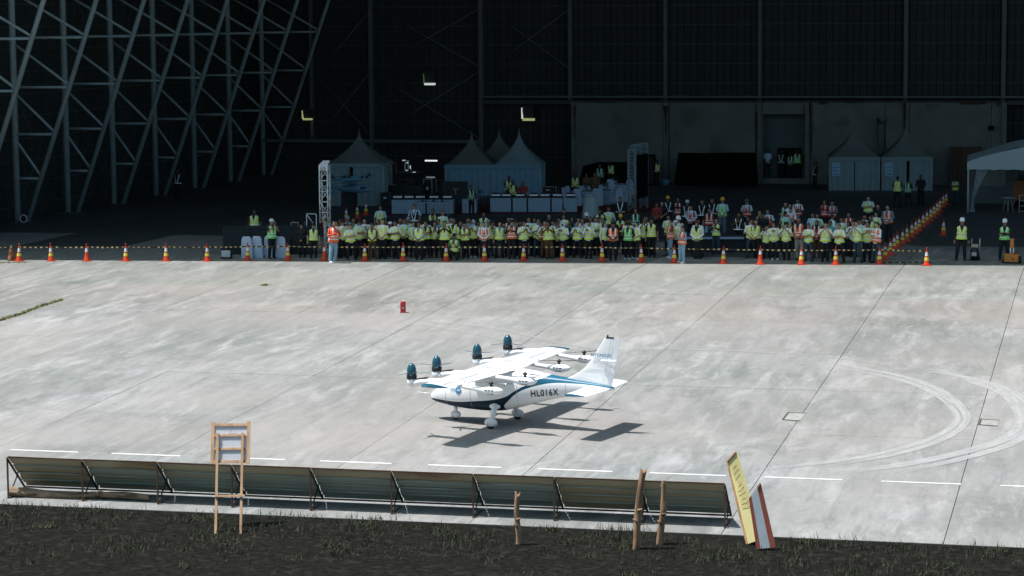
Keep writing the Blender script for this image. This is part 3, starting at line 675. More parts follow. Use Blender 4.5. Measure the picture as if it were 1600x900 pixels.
# ---------------------------------------------------------------- cones, tape, extinguisher
M_CONE = mat('orange_red_cone', (0.62, 0.055, 0.012), .5, var=.12, scale=6)
M_CW = mat('white_reflective_band', (0.72, 0.72, 0.75), .4, var=.05)
M_CY = mat('yellow_reflective_band', (0.78, 0.62, 0.08), .4, var=.08)
M_CTOP = mat('red_cone_tip', (0.45, 0.03, 0.012), .5)
def cone_meshes():
    b = MB(); 
    R_ = lambda z: .145 - .112 * z / .70
    b.lathe([(R_(.03) + .01, .03), (R_(.06), .06), (R_(.3), .3), (R_(.64), .64), (R_(.70) * .9, .70), (.028, .705)], n=20)
    body = b.mesh('cone_body', [M_CONE])
    base = MB().box(-.20, -.20, 0, .20, .20, .035).mesh('cone_base', [M_CONE])
    def band(a, c): return MB().lathe([(R_(a) + .003, a), (R_(c) + .003, c)], n=20, cap=False)
    wb = band(.44, .60).mesh('white_band', [M_CW]); yb = band(.24, .38).mesh('yellow_band', [M_CY])
    tip = MB().lathe([(.036, .70), (.03, .73), (.012, .75), (.03, .77), (.03, .80), (.015, .82)], n=10).mesh('cone_tip', [M_CTOP])
    return body, base, wb, yb, tip
CB, CBA, CWB, CYB, CTP = cone_meshes()
def cone(P, label, yellow=True, group='traffic cones along the shade line', s=.93, tip=True):
    e = thing('traffic_cone', label, 'cone', P, random.uniform(-.4, .4), group, sc=(s, s, s * random.uniform(.97, 1.03)))
    e.rotation_euler = (random.gauss(0, .012), random.gauss(0, .012), random.uniform(-.3, .3))
    ob('cone_body', CB, e); ob('cone_base', CBA, e); ob('white_band', CWB, e)
    if yellow: ob('yellow_band', CYB, e)
    if tip: ob('cone_tip', CTP, e)
    return e
ORD = ['first', 'second', 'third', 'fourth', 'fifth', 'sixth', 'seventh', 'eighth', 'ninth', 'tenth', 'eleventh', 'twelfth', 'thirteenth', 'fourteenth', 'fifteenth', 'sixteenth', 'seventeenth', 'eighteenth', 'nineteenth', 'twentieth', 'twenty-first', 'twenty-second', 'twenty-third', 'twenty-fourth']
FC = [(30, 408, 1), (80, 408, 1), (136, 408, 0), (197, 408, 1), (260, 408, 1), (324, 408, 1), (387, 407, 1), (450, 407, 1), (507, 407.5, 0), (570, 408, 1), (630, 408, 1), (697, 408, 1), (757, 408, 1), (818, 408, 1), (879, 408, 1), (941, 409, 1), (1002, 409.5, 1), (1054, 411, 1), (1130, 412, 1), (1188, 413, 0), (1252, 413.5, 1), (1306, 413.5, 1), (1374, 413, 1), (1448, 415, 1)]
for i, (x, y, ye) in enumerate(FC):
    cone(at(x, y), '%s cone from the left in the long front row, %s' % (ORD[i], 'white and yellow bands' if ye else 'plain orange with one white band'), ye)
DI = [(1383, 405), (1391, 398), (1397, 391), (1402, 386.5), (1410, 381), (1417, 376), (1424.5, 370), (1430.5, 364.5), (1436, 360), (1442, 354), (1448, 349), (1454, 344), (1459, 339), (1464, 334.5), (1468.5, 329.5), (1474, 322.5), (1478.5, 319)]
for i, (x, y) in enumerate(DI):
    cone(at(x, y + 1), '%s cone from the near end of the diagonal row running into the hangar' % ORD[i], True, 'cones of the diagonal row')
for x, y, l in ((1474, 367, 'lone cone standing right of the diagonal row near the white-helmet workers'), (507, 355, 'cone in the dark just left of the orange-vest clapper, behind the truss tower'), (541, 346, 'left cone of the three beneath the small display aircraft'), (558.5, 341, 'middle cone of the three beneath the small display aircraft'), (571.5, 336, 'right cone of the three beneath the small display aircraft'), (977.5, 313, 'left cone of the pair at the foot of the dark screen truss'), (987.5, 310, 'right cone of the pair at the foot of the dark screen truss')):
    cone(at(x, y), l, True, 'cones inside the hangar')
# barrier tape, sagging between the cones
M_TB = mat('black_tape', (0.012, 0.012, 0.012), .5); M_TY = mat('cream_tape_mark', (0.72, 0.52, 0.22), .5, var=.1)
tape = thing('barrier_tape', 'black and yellow barrier tape strung level along the front cones', 'tape', at(700, 407))
tp = [(x, y) for x, y, _ in FC]; tp = [(-60, 409)] + tp
def tpoint(x):
    for (xa, ya), (xb, yb) in zip(tp, tp[1:]):
        if xa <= x <= xb:
            f = (x - xa) / (xb - xa); P = at(xa, ya).lerp(at(xb, yb), f); P.y += .12; P.z = gz(P.y) +   .60 - .022 * 4 * f * (1 - f); return P
bl = MB(); x = -58; prev = None; T0 = tape.location; marks = []
while x < 1446:
    p = tpoint(x) - T0; q = tpoint(min(x + 4.1, 1447)) - T0
    bl.add([p + Vector((0, 0, -.028)), q + Vector((0, 0, -.028)), q + Vector((0, 0, .028)), p + Vector((0, 0, .028))], [(0,1,2,3)])
    x += 4.1
bl.build('tape_strip', M_TB, tape)
x = -50
while x < 1440:
    p = tpoint(x) - T0; q = tpoint(x + 3.3) - T0; tw = random.uniform(.4, 1)
    if random.random() < .93:
        o = Vector((0, -.008, 0)); h = Vector((0, 0, .034 * tw))
        MB().add([p + o - h, q + o - h, q + o + h, p + o + h], [(0,1,2,3)]).build('tape_mark', M_TY, tape)
    x += 7.9 + random.uniform(-.8, 1.4) + (5 if random.random() < .12 else 0)
t2 = thing('barrier_tape', 'loose length of black and yellow tape lying on the floor before the last cone', 'tape', at(1410, 411))
for k in range(22):
    p = at(1381 + k * 3.4, 411 + .3 * math.sin(k)) - t2.location; q = at(1381 + k * 3.4 + 3.4, 411 + .3 * math.sin(k + 1)) - t2.location
    MB().bar(p + Vector((0, 0, .03)), q + Vector((0, 0, .03)), .05, .03).build('tape_mark', M_TY if k % 3 == 1 else M_TB, t2)
M_RED = mat('red_enamel', (0.45, 0.018, 0.02), .35, var=.1, coat=.4)
P = at(630, 488.5); e = thing('fire_extinguisher', 'tall red fire extinguisher box standing alone on the sunlit apron', 'extinguisher', P, .2)
MB().box(-.095, -.09, .0, .095, .09, .36).build('cabinet', M_RED, e); MB().lathe([(.09, .36), (.10, .40), (.085, .41)], n=4).build('lid', M_RED, e)
MB().tube([(0, 0, .40), (0, 0, .47)], .02, 8).build('valve', M_CW, e)
for k in range(3): MB().box(-.03, -.1, .07 + k * .1, .03, -.088, .10 + k * .1).build('label_plate', M_CW if k == 1 else M_CTOP, e)
MB().box(-.105, -.1, 0, .105, .1, .02).build('foot', M_RED, e)
e.scale = (1.0, 1.0, .98)
# brown bundled cone far left
P = at(18, 407.5); e = thing('covered_cone', 'brown wrapped cone bundle beside the leftmost traffic cone', 'cone', P)
b = MB()
def wr(u, v):
    a = 2 * math.pi * u; r = (.17 - .13 * v) * (1 + .25 * noise.noise(Vector((math.cos(a) * 2, math.sin(a) * 2, v * 4)))); return Vector((r * math.cos(a), r * math.sin(a), .68 * v))
b.grid(wr, 20, 14); b.build('wrapping', mat('brown_wrap', (.28, .10, .035), .8, var=.5, scale=9, bump=.6, dirt=(.05, .04, .02), dscale=8, dthr=.5), e)
# ---------------------------------------------------------------- blast fence in the foreground
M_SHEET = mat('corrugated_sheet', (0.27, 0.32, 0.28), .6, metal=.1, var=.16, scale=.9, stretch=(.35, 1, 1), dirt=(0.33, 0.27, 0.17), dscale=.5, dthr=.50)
M_RIB = mat('pale_rib', (0.29, 0.34, 0.30), .5, metal=.1, var=.25, scale=1.5)
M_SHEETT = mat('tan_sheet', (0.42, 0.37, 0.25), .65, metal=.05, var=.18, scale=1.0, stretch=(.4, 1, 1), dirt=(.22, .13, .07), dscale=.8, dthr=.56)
M_RUSTB = mat('rusty_angle_iron', (0.085, 0.045, 0.025), .85, var=.4, scale=5)
M_BROWN = mat('weathered_brown_wood', (0.20, 0.115, 0.06), .8, var=.35, scale=3, stretch=(4, 4, 1), bump=.3)
fence = thing('blast_fence', 'low leaning corrugated metal barrier with rusty braces across the foreground', 'fence', at(14, 778))
FO = fence.location.copy(); FL = at(1138, 820).x - FO.x; FH = .99; FD = .95
nb = 9; pxs = [14, 130, 249, 366, 490, 617, 745, 872, 1006, 1138]
xs = [0] + [(at(p, 779 + (p - 14) * .0345).x - FO.x) for p in pxs[1:]]
for i in range(nb):
    a, c = xs[i] + .012, xs[i + 1] - .012; b = MB(); nr = 36; vs = []
    for j in range(nr + 1):
        v = j / nr; wv = .045 * max(0, math.sin(v * math.pi * 6 + .6)) ** 2 + .006 * math.sin(v * 17 + i)
        y = FD * (1 - v); z = .12 + (FH - .12) * v
        for xx in (a, c): vs.append((xx, y + wv * .7, z + wv * .7))
    n0 = len(vs); vs2 = [(x, y + .01, z + .01) for x, y, z in vs]
    b.add(vs + vs2, [(2*j, 2*j+1, 2*j+3, 2*j+2) for j in range(nr)] + [(n0+2*j, n0+2*j+2, n0+2*j+3, n0+2*j+1) for j in range(nr)] + [(2*nr, 2*nr+1, n0+2*nr+1, n0+2*nr)], 0, True)
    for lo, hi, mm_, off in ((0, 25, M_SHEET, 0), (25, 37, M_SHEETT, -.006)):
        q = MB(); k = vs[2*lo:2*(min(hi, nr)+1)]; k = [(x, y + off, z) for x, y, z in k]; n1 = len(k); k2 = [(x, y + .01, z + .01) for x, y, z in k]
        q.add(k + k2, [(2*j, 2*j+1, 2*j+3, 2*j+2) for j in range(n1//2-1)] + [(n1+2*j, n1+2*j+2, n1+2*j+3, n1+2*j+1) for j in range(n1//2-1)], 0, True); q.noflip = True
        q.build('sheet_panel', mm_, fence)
    for v_ in (.26, .50, .74):
        y_, z_ = FD * (1 - v_) - .012, .12 + (FH - .12) * v_ - .012
        MB().tube([(a, y_, z_), (c, y_, z_)], .020, 8).build('rib', M_RIB, fence)
    MB().bar((a, -.01, FH + .008), (c, -.01, FH + .008 + random.uniform(-.008, .008)), .035, .03).build('top_rail', M_RUSTB, fence)
    MB().bar((a, FD - .02, .10), (c, FD - .02, .10), .04, .035).build('bottom_rail', M_RUSTB, fence)
for i, x in enumerate(xs):
    MB().bar((x, -.03, -.02), (x, -.03, FH), .035, .035).build('post', M_RUSTB, fence)
    MB().bar((x, -.045, FH - .02), (x, FD - .06, .10), .04, .035).build('brace', mat('dark_brace', (.025, .025, .024), .8, var=.3), fence)
    MB().bar((x + .02, -.02, .06), (x + .02, FD * .52, .50), .026, .026).build('knee_brace', mat('dark_brace', (.025, .025, .024)), fence)
    MB().bar((x, -.05, .0), (x, FD, .0), .04, .04).build('foot_rail', M_RUSTB, fence)
for o_ in fence.children: pass
fence.rotation_euler = (0, 0, math.atan2(.0, 1))
# the fence stands on ground that falls slightly towards the camera
def log(p0, p1, rad, label, seed):
    a, c = p0, p1; e = thing('log', label, 'log', a); b = MB(); L = c - a; n = 26
    def f(u, v):
        an = 2 * math.pi * u; d = L.normalized(); s1 = d.cross(Vector((0, 0, 1))).normalized(); s2 = s1.cross(d)
        r = rad * (1.1 - .45 * v) * (1 + .28 * noise.noise(Vector((math.cos(an) * 1.5 + seed, math.sin(an) * 1.5, v * L.length * 1.8))) + .1 * noise.noise(Vector((math.cos(an) * 5, math.sin(an) * 5 + seed, v * 25))))
        return L * v + Vector((0, 0, rad * .9 + .04 * math.sin(v * 7 + seed))) + s1 * (math.cos(an) * r + .06 * math.sin(v * 5 + seed)) + s2 * math.sin(an) * r
    b.grid(f, 16, 50)
    b.add([f(i / 16, 0) for i in range(16)], [tuple(range(16))]); b.add([f(i / 16, 1) for i in range(16)], [tuple(range(16))[::-1]])
    b.build('bark', mat('grey_bark', (.24, .17, .11), .9, var=.5, scale=6, stretch=(.4, 2, 2), bump=.8, dirt=(.08, .055, .035), dscale=5, dthr=.5), e)
    k = MB(); q = L * .62; k.tube([q + Vector((0, 0, .08)), q + Vector((.12, -.1, .2)), q + Vector((.2, -.14, .22))], [.05, .035, .02], 8); k.build('branch_stub', MATS['grey_bark'], e)
    return e
log(at(18, 775), at(234, 783.5), .10, 'grey weathered tree trunk lying at the foot of the blast fence at left', 2.0)
def stake(px, ytop, pyb, rad, leanx, label, seed, fork=False):
    base = at(px, pyb); h = (pyb - ytop) / F_PX * base.dot(fw) * 1.01; e = thing('wooden_stake', label, 'stake', base); b = MB()
    def f(u, v):
        a = 2 * math.pi * u; r = rad * (1.05 - .1 * v) * (1 + .3 * noise.noise(Vector((math.cos(a) * 1.3 + seed, math.sin(a) * 1.3, v * h * 3))))
        return Vector((math.cos(a) * r + leanx * v + .02 * math.sin(v * 6 + seed), math.sin(a) * r, h * v + (.05 * math.sin(a * 2 + seed) if v > .99 else 0)))
    b.grid(f, 14, 26); b.add([f(i / 14, 1) for i in range(14)], [tuple(range(14))])
    b.build('trunk', mat('raw_branch_wood', (.33, .20, .115), .85, var=.4, scale=5, stretch=(1, 1, .3), bump=.6, dirt=(.13, .08, .05), dscale=4, dthr=.52), e)
    k = MB(); z = h * .5
    k.tube([(leanx * .5, -rad, z), (leanx * .5 + .09, -rad - .05, z + .04)], [.03, .015], 7); k.tube([(leanx * .3, -rad, h * .35), (leanx * .3 - .07, -rad - .05, h * .35 + .08)], [.025, .012], 7)
    if fork: k.tube([(leanx, 0, h - .08), (leanx - .05, 0, h + .06)], [.035, .02], 7)
    k.build('twig_stub', MATS['raw_branch_wood'], e)
stake(992, 731, 858, .075, .18, 'tallest bark-stripped wooden stake rising above the blast fence', 1.0)
stake(1032, 754, 850, .07, .08, 'shorter pale wooden stake just right of the tallest stake', 4.0, True)
stake(809, 770, 850, .055, .0, 'short wooden stake end poking up before the middle of the fence', 7.0, True)
MB_ = None
e = thing('twig', 'thin dry twig lying on the apron behind the blast fence stakes', 'twig', at(1036, 752))
# placard back on stakes
P = at(359, 830); e2 = thing('sign_board', 'back of a white placard in a wooden frame on two stakes', 'sign', P, rot=(R(-20), 0, R(13.7)))
sc = P.dot(fw) / F_PX
def zy(py): return (830 - py) * sc
M_PLY = mat('white_board', (.82, .83, .88), .6, var=.06, scale=1.5)
_t = M_PLY.node_tree; _b = _t.nodes['Principled BSDF']; _tr = _t.nodes.new('ShaderNodeBsdfTranslucent'); _tr.inputs[0].default_value = (.84, .85, .90, 1)
_mx = _t.nodes.new('ShaderNodeMixShader'); _mx.inputs[0].default_value = .55; _t.links.new(_b.outputs[0], _mx.inputs[1]); _t.links.new(_tr.outputs[0], _mx.inputs[2]); _t.links.new(_mx.outputs[0], _t.nodes['Material Output'].inputs[0])
M_WOOD = mat('brown_timber', (.50, .31, .18), .75, var=.3, scale=4, stretch=(3, 3, .5), bump=.2)
X0, X1 = (329 - 362) * sc, (392 - 362) * sc
MB().box(X0 + .03, .0, zy(719), X1 - .03, .015, zy(656)).build('board', M_PLY, e2)
for a in (X0, X1 - .075): MB().box(a, -.035, zy(721.5), a + .075, -.002, zy(652.5)).build('frame_side', M_WOOD, e2)
for zz in (718, 658): MB().box(X0 + .076, -.035, zy(zz) - .03, X1 - .076, -.002, zy(zz) + .03).build('frame_rail', M_WOOD, e2)
for a in (340, 380): MB().box((a - 362) * sc - .028, -.085, -.25, (a - 362) * sc + .028, -.037, zy(672)).build('leg', M_WOOD, e2)
for zz, xx0, xx1 in ((675, 334, 388), (697, 334, 388), (774, 338, 386)): MB().box((xx0 - 362) * sc, -.12 if zz == 774 else -.036, zy(zz) - .028, (xx1 - 362) * sc, -.087 if zz == 774 else -.003, zy(zz) + .022).build('crossbar', M_WOOD, e2)
for x0_, z0_, x1_, z1_ in ((-.06, 672, .0, 661), (.0, 661, .10, 672), (-.06, 672, .1, 672)): MB().bar((x0_, -.004, zy(z0_)), (x1_, -.004, zy(z1_)), .004, .006).build('pencil_line', M_GREYP, e2)
# yellow tilted placard
P = at(1166, 850); e3 = thing('placard', 'leaning yellow placard with faded red print past the end of the fence', 'sign', P)
C4 = [(1136.5, 721), (1150.5, 711), (1172, 782), (1163, 790)]
yv = P.y
top_l = aty(1137, 721, yv + .40) - P; top_r = aty(1150.5, 706, yv + .15) - P; bl_ = aty(1168, 850, yv - .02) - P; br_ = aty(1191, 842, yv - .27) - P
M_YEL = mat('faded_yellow_board', (.80, .72, .34), .6, var=.1, scale=2); M_PR = mat('faded_red_print', (.72, .55, .28), .7, var=.2)
nr_ = (top_r - top_l).cross(bl_ - top_l).normalized(); nr_ = -nr_ if nr_.dot(CAM - P) > 0 else nr_
q = [top_l, top_r, br_, bl_]; MB().add(q + [v + nr_ * .03 for v in q], [(0,1,2,3),(7,6,5,4),(0,4,5,1),(1,5,6,2),(2,6,7,3),(3,7,4,0)]).build('board', M_YEL, e3)
MB().bar(top_l - nr_ * .01, bl_ - nr_ * .01, .03, .045).build('frame_side', M_WOOD, e3)
MB().bar(top_l - nr_ * .01, top_r - nr_ * .01, .03, .03).build('frame_rail', mat('salmon_strip', (.55, .25, .2), .7), e3)
def onp(u, v): return top_l.lerp(top_r, u).lerp(bl_.lerp(br_, u), v) - nr_ * .006
for k in range(9):
    v0 = .10 + k * .055 + (.03 if k > 2 else 0); u0, u1 = (.25, .8) if k % 3 else (.35, .7)
    MB().add([onp(u0, v0), onp(u1, v0), onp(u1, v0 + .013), onp(u0, v0 + .013)], [(0,1,2,3)]).build('print_line', M_PR, e3)
P = at(1190, 860); e4 = thing('placard', 'corner of a red and white placard leaning low beside the yellow one', 'sign', P)
pts = [aty(1197, 784, P.y) - P, aty(1188, 755, P.y + .1) - P, aty(1176, 773, P.y) - P, aty(1172, 784, P.y) - P, aty(1178, 855, P.y) - P, aty(1206, 855, P.y) - P]
pts = [aty(1188.5, 755, P.y) - P, aty(1170, 779, P.y) - P, aty(1182, 858, P.y) - P, aty(1212, 855, P.y) - P]
o_ = Vector((0, .03, 0)); MB().add(pts + [p + o_ for p in pts], [(0,1,2,3),(7,6,5,4),(0,4,5,1),(1,5,6,2),(2,6,7,3),(3,7,4,0)]).build('board', mat('white_print_board', (.6, .65, .7), .6), e4)
def on4(u, v): return pts[0].lerp(pts[1], u).lerp(pts[3].lerp(pts[2], u), v) - Vector((0, .006, 0))
for (u0, u1, v0, v1) in ((0, .28, 0, 1), (.8, 1, 0, 1)): MB().add([on4(u0, v0), on4(u1, v0), on4(u1, v1), on4(u0, v1)], [(0,1,2,3)]).build('red_band', mat('brick_red_print', (.40, .10, .06), .7, var=.15), e4)
MB().bar(on4(0, 0), on4(.25, .0) + Vector((0, 0, .0)), .03, .03).build('frame_rail', M_WOOD, e4)
MB().tube([(0, 0, .0), (.12, 0, .05), (.22, .02, .15)], [.008, .006, .003], 5).tube([(.12, 0, .05), (.1, 0, .14)], [.005, .003], 5).build('stem', MATS['raw_branch_wood'], e)
# ---------------------------------------------------------------- tents
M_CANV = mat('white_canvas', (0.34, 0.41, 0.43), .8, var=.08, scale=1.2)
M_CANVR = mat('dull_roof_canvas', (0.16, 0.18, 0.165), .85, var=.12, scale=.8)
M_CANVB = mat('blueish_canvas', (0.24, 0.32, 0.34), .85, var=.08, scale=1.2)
def curtain(w, h, amp=.05, waves=14, nu=None, seed=0, flare=0.0):
    b = MB(); nu = nu or waves * 6
    def f(u, v):
        x = w * u; q = amp * (math.sin(u * waves * 2 * math.pi + 1.3 * noise.noise(Vector((u * 5, v * 1.5, seed)))) * (.35 + .65 * (1 - v)) + .8 * noise.noise(Vector((u * 6, v * 2, seed + 5))))
        return Vector((x + flare * (1 - v) * (u - .5), q, h * v))
    b.grid(f, nu, 10); return b
def pagoda(px0, px1, ye, yp, yb, label, mroof=M_CANVR, mwall=M_CANVB, depth=None, door=None, sign=False):
    L0, R0 = at(px0, yb), at(px1, yb); w = (R0 - L0).length; h = (yb - ye) / F_PX * L0.dot(fw) * 1.005; pk = (yb - yp) / F_PX * (L0.dot(fw) + w / 2) * 1.0 + .15
    c = (L0 + R0) / 2; a = math.atan2(R0.y - L0.y, R0.x - L0.x)
    e = thing('pagoda_tent', label, 'tent', (c.x, c.y, 0), a); e.location += Vector((-math.sin(a), math.cos(a), 0)) * (w / 2)
    b = MB(); n = 24; rings = 10; vs = []
    for k in range(rings + 1):
        t = k / rings; half = (w / 2 + .04) * (1 - t) ** 1.65 + .03 * t; z = h + (pk - h) * t ** 1.0
        half = (w / 2 + .04) * ((1 - t) ** 1.7) * (1) + .03
        for j in range(n):
            q = j / n * 4; s_ = int(q); f = q - s_; cs = [(-1, -1), (1, -1), (1, 1), (-1, 1), (-1, -1)]; A, B_ = cs[s_], cs[s_ + 1]
            x = (A[0] + (B_[0] - A[0]) * f) * half; y = (A[1] + (B_[1] - A[1]) * f) * half; sg = 1 - .05 * math.sin(math.pi * f)
            nn = noise.noise(Vector((x * 1.5, y * 1.5, z * 2 + px0))) * .07 * (1 - t); vs.append((x * sg + nn, y * sg + nn, z - abs(nn) * .6))
    b.add(vs, [(i*n+j, i*n+(j+1)%n, (i+1)*n+(j+1)%n, (i+1)*n+j) for i in range(rings) for j in range(n)] + [tuple(range(rings*n, rings*n+n))], 0, True)
    b.build('roof', mroof, e)
    MB().tube([(0, 0, pk - .1), (0, 0, pk + .22)], [.04, .015], 6).build('finial', mroof, e)
    b = MB()   # scalloped valance
    for s_ in range(4):
        M = Matrix.Rotation(s_ * math.pi / 2, 4, 'Z'); m_ = 28; vs = []
        for i in range(m_ + 1):
            x = -w / 2 - .05 + (w + .1) * i / m_; d = .16 + .05 * abs(math.sin(i * math.pi / 4)); vs += [M @ Vector((x, -w / 2 - .05, h + .03)), M @ Vector((x, -w / 2 - .055, h - d))]
        b.add(vs, [(2*i, 2*i+1, 2*i+3, 2*i+2) for i in range(m_)])
    b.build('valance', mwall, e)
    for x in (-w / 2, w / 2):
        for y in (-w / 2, w / 2): MB().tube([(x, y, 0), (x, y, h)], .035, 6).build('leg', M_GREYP, e)
    def wall(x0, x1, y, rz, seed, nm='curtain'):
        o = curtain(x1 - x0, h - .02, .04, max(3, int((x1 - x0) * 3.2)), seed=seed).build(nm, mwall, e, (0, 0, 0), 0); M = Matrix.Rotation(rz, 4, 'Z'); p = M @ Vector((x0, y, .01)); o.location = p; o.rotation_euler = (0, 0, rz)
    if door is None: wall(-w / 2, w / 2, -w / 2, 0, 1)
    else:
        d0 = -w / 2 + w * (door[0]); d1 = -w / 2 + w * door[1]; wall(-w / 2, d0, -w / 2, 0, 2); wall(d1, w / 2, -w / 2, 0, 3)
    wall(-w / 2, w / 2, -w / 2, math.pi / 2, 4); wall(-w / 2, w / 2, -w / 2, -math.pi / 2, 5); wall(-w / 2, w / 2, -w / 2, math.pi, 6)
    if sign:
        so_ = MB().box(-w / 2 + .15, -w / 2 - .10, h - 1.1, -w / 2 + .62, -w / 2 - .085, h - .30).build('notice', mat('pale_blue_notice', (.32, .50, .66), .6), e)
        for k in range(3): MB().box(-w / 2 + .20, -w / 2 - .108, h - 1.0 + k * .2, -w / 2 + .57, -w / 2 - .101, h - .93 + k * .2).build('print_line', mat('notice_print', (.16, .3, .42), .6), so_)
    return e
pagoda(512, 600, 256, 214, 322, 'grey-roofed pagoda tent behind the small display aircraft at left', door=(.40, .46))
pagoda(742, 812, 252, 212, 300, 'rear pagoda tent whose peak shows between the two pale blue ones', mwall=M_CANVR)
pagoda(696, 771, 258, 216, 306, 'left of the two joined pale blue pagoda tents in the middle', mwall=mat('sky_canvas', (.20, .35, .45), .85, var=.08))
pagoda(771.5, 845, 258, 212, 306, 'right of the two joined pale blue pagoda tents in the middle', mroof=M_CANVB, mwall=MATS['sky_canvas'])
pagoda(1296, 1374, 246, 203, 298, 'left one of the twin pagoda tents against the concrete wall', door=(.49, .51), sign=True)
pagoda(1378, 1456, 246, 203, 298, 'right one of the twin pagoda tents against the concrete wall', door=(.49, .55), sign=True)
# marquee at the right edge
L0 = at(1512, 333); e = thing('marquee', 'white frame marquee with clear plastic sides cut by the right edge', 'tent', L0, R(3))
WM, DM, HM = 6.0, 6.5, 2.62
b = MB(); vs = []
for i in range(13):
    x = WM * i / 12; z = HM + .02 + .85 * (1 - abs(x - WM / 2) / (WM / 2)) ** .8 - .05 * math.sin(i)
    for y in (-.1, DM): vs.append((x * 1.02 - .06, y, z))
b.add(vs, [(2*i, 2*i+2, 2*i+3, 2*i+1) for i in range(12)], 0, True); b.build('roof', mat('marquee_canvas', (.50, .58, .60), .8, var=.06), e)
b = MB(); vs = []
for i in range(41):
    x = WM * i / 40; zt = HM + .02 + .85 * (1 - abs(x - WM / 2) / (WM / 2)) ** .8; vs += [(x * 1.02 - .06, -.12, zt), (x * 1.02 - .06, -.14, HM - .38 + .04 * abs(math.sin(i * .7)))]
b.add(vs, [(2*i, 2*i+1, 2*i+3, 2*i+2) for i in range(40)]); b.build('gable', MATS['marquee_canvas'], e)
b = MB(); vs = [(-.08, y, z) for y in (-.1, DM) for z in (HM - .35, HM + .05)]; b.add(vs, [(0, 1, 3, 2)]); b.build('side_valance', MATS['marquee_canvas'], e)
for x in (0, WM):
    for y in (0, DM / 2, DM): MB().tube([(x, y, 0), (x, y, HM)], .045, 8).build('leg', mat('white_pole', (.5, .55, .55), .5), e)
M_PLAS = mat('clear_plastic', (.40, .48, .50), .25, var=.3, scale=3, alpha=.38)
o = curtain(DM, HM - .1, .06, 9, seed=3).build('plastic_side', M_PLAS, e); o.rotation_euler = (0, 0, math.pi / 2); o.location = (.02, 0, .02)
b = MB()
def gat(u, v):
    t = v; wd = .10 + .75 * abs(t - .25) ** 1.1; return Vector((.35 + u * wd - .25 * (1 - t) + .1 * t, .05 + .06 * math.sin(u * 14 + v * 3), .05 + (HM - .2) * t))
b.grid(gat, 20, 16); b.build('gathered_curtain', mat('cloudy_plastic', (.5, .58, .6), .3, alpha=.55, var=.25, scale=5), e)
o = curtain(WM, HM - .1, .05, 12, seed=8).build('plastic_back', M_PLAS, e); o.location = (0, DM - .05, .02)
t_ = thing('orange_machine', 'orange-brown machine seen dimly inside the marquee', 'machine', L0 + Vector((3.2, 3.5, 0)))
MB().box(-1.0, -.5, .25, 1.0, .5, 1.5).build('body', mat('dull_orange', (.30, .09, .03), .6, var=.3), t_)
MB().tube([(-.7, -.5, .25), (-.7, .5, .25)], .25, 14).tube([(.7, -.5, .25), (.7, .5, .25)], .25, 14).build('wheels', M_BLK, t_)
MB().box(-.8, -.4, 1.5, .2, .4, 1.75).build('cover', M_BLK, t_)
t_ = thing('round_table', 'small round white table inside the marquee', 'table', L0 + Vector((2.0, 1.2, 0)))
MB().lathe([(.36, .72), (.36, .75)], n=20).build('table_top', M_CANV, t_)
for a in range(4): MB().tube([(.1 * math.cos(a * 1.57), .1 * math.sin(a * 1.57), .72), (.28 * math.cos(a * 1.57), .28 * math.sin(a * 1.57), 0)], .015, 5).build('leg', M_GREYP, t_)
def wire_shelf(P, w, h, label, par=None):
    t = thing('wire_rack', label, 'rack', P)
    for x in (0, w): MB().tube([(x, 0, 0), (x, 0, h)], .018, 6).build('post', MATS['white_pole'], t)
    for k in range(4): MB().tube([(0, 0, .1 + k * (h - .12) / 3), (w, 0, .1 + k * (h - .12) / 3)], .014, 6).build('rung', MATS['white_pole'], t)
wire_shelf(L0 + Vector((2.6, .3, 0)), .55, .95, 'white tubular rack standing at the front of the marquee')
# ---------------------------------------------------------------- trusses, screens, staging
M_ALU = mat('bare_aluminium_truss', (.62, .66, .68), .4, metal=.2, var=.08)
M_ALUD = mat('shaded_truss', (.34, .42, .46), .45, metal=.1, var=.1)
def truss(par, a, c, w, bays, m_=M_ALU, rad=.025):
    a, c = Vector(a), Vector(c); d = (c - a).normalized(); u = Vector((1, 0, 0)) if abs(d.z) > .9 else Vector((0, 0, 1)); s1 = d.cross(u).normalized() * w / 2; s2 = d.cross(s1).normalized() * w / 2
    co_ = [s1 + s2, s1 - s2, -s1 - s2, -s1 + s2]
    for q in co_: MB().tube([a + q, c + q], rad, 7).build('chord', m_, par)
    L = (c - a).length; b = MB()
    for k in range(bays):
        z0, z1 = a + d * (L * k / bays), a + d * (L * (k + 1) / bays)
        for i in range(4):
            p, q = co_[i], co_[(i + 1) % 4]
            b.tube([z0 + p, z1 + q] if k % 2 else [z0 + q, z1 + p], rad * .6, 5); b.tube([z1 + p, z1 + q], rad * .6, 5)
    b.build('lattice', m_, par)
P = at(491, 406); P = Vector((P.x, P.y + 1.6, 0)); hT = (P.y * 0 + (402 - 262) / F_PX * P.dot(fw))
e = thing('truss_tower', 'tall bright aluminium truss tower at the left end of the crowd', 'truss tower', P)
truss(e, (0, 0, 1.45), (0, 0, hT - .1), .36, 5); truss(e, (.07, .1, 0), (.07, .1, 1.45), .22, 5)
MB().box(-.2, -.2, hT - .12, .2, .2, hT + .12).build('head_block', M_ALU, e); MB().tube([(0, -.215, hT - .03), (0, -.2, hT - .03)], .13, 20).build('round_plate', M_ALUD, e)
MB().add([(-.2, -.2, hT + .12), (.2, -.2, hT + .12), (.2, .2, hT + .3), (-.12, .2, hT + .3)], [(0,1,2,3)]).build('top_sheet', M_CW, e)
MB().tube([(.15, .2, 0), (.15, .2, hT - .2)], .03, 6).build('rear_pole', M_ALUD, e)
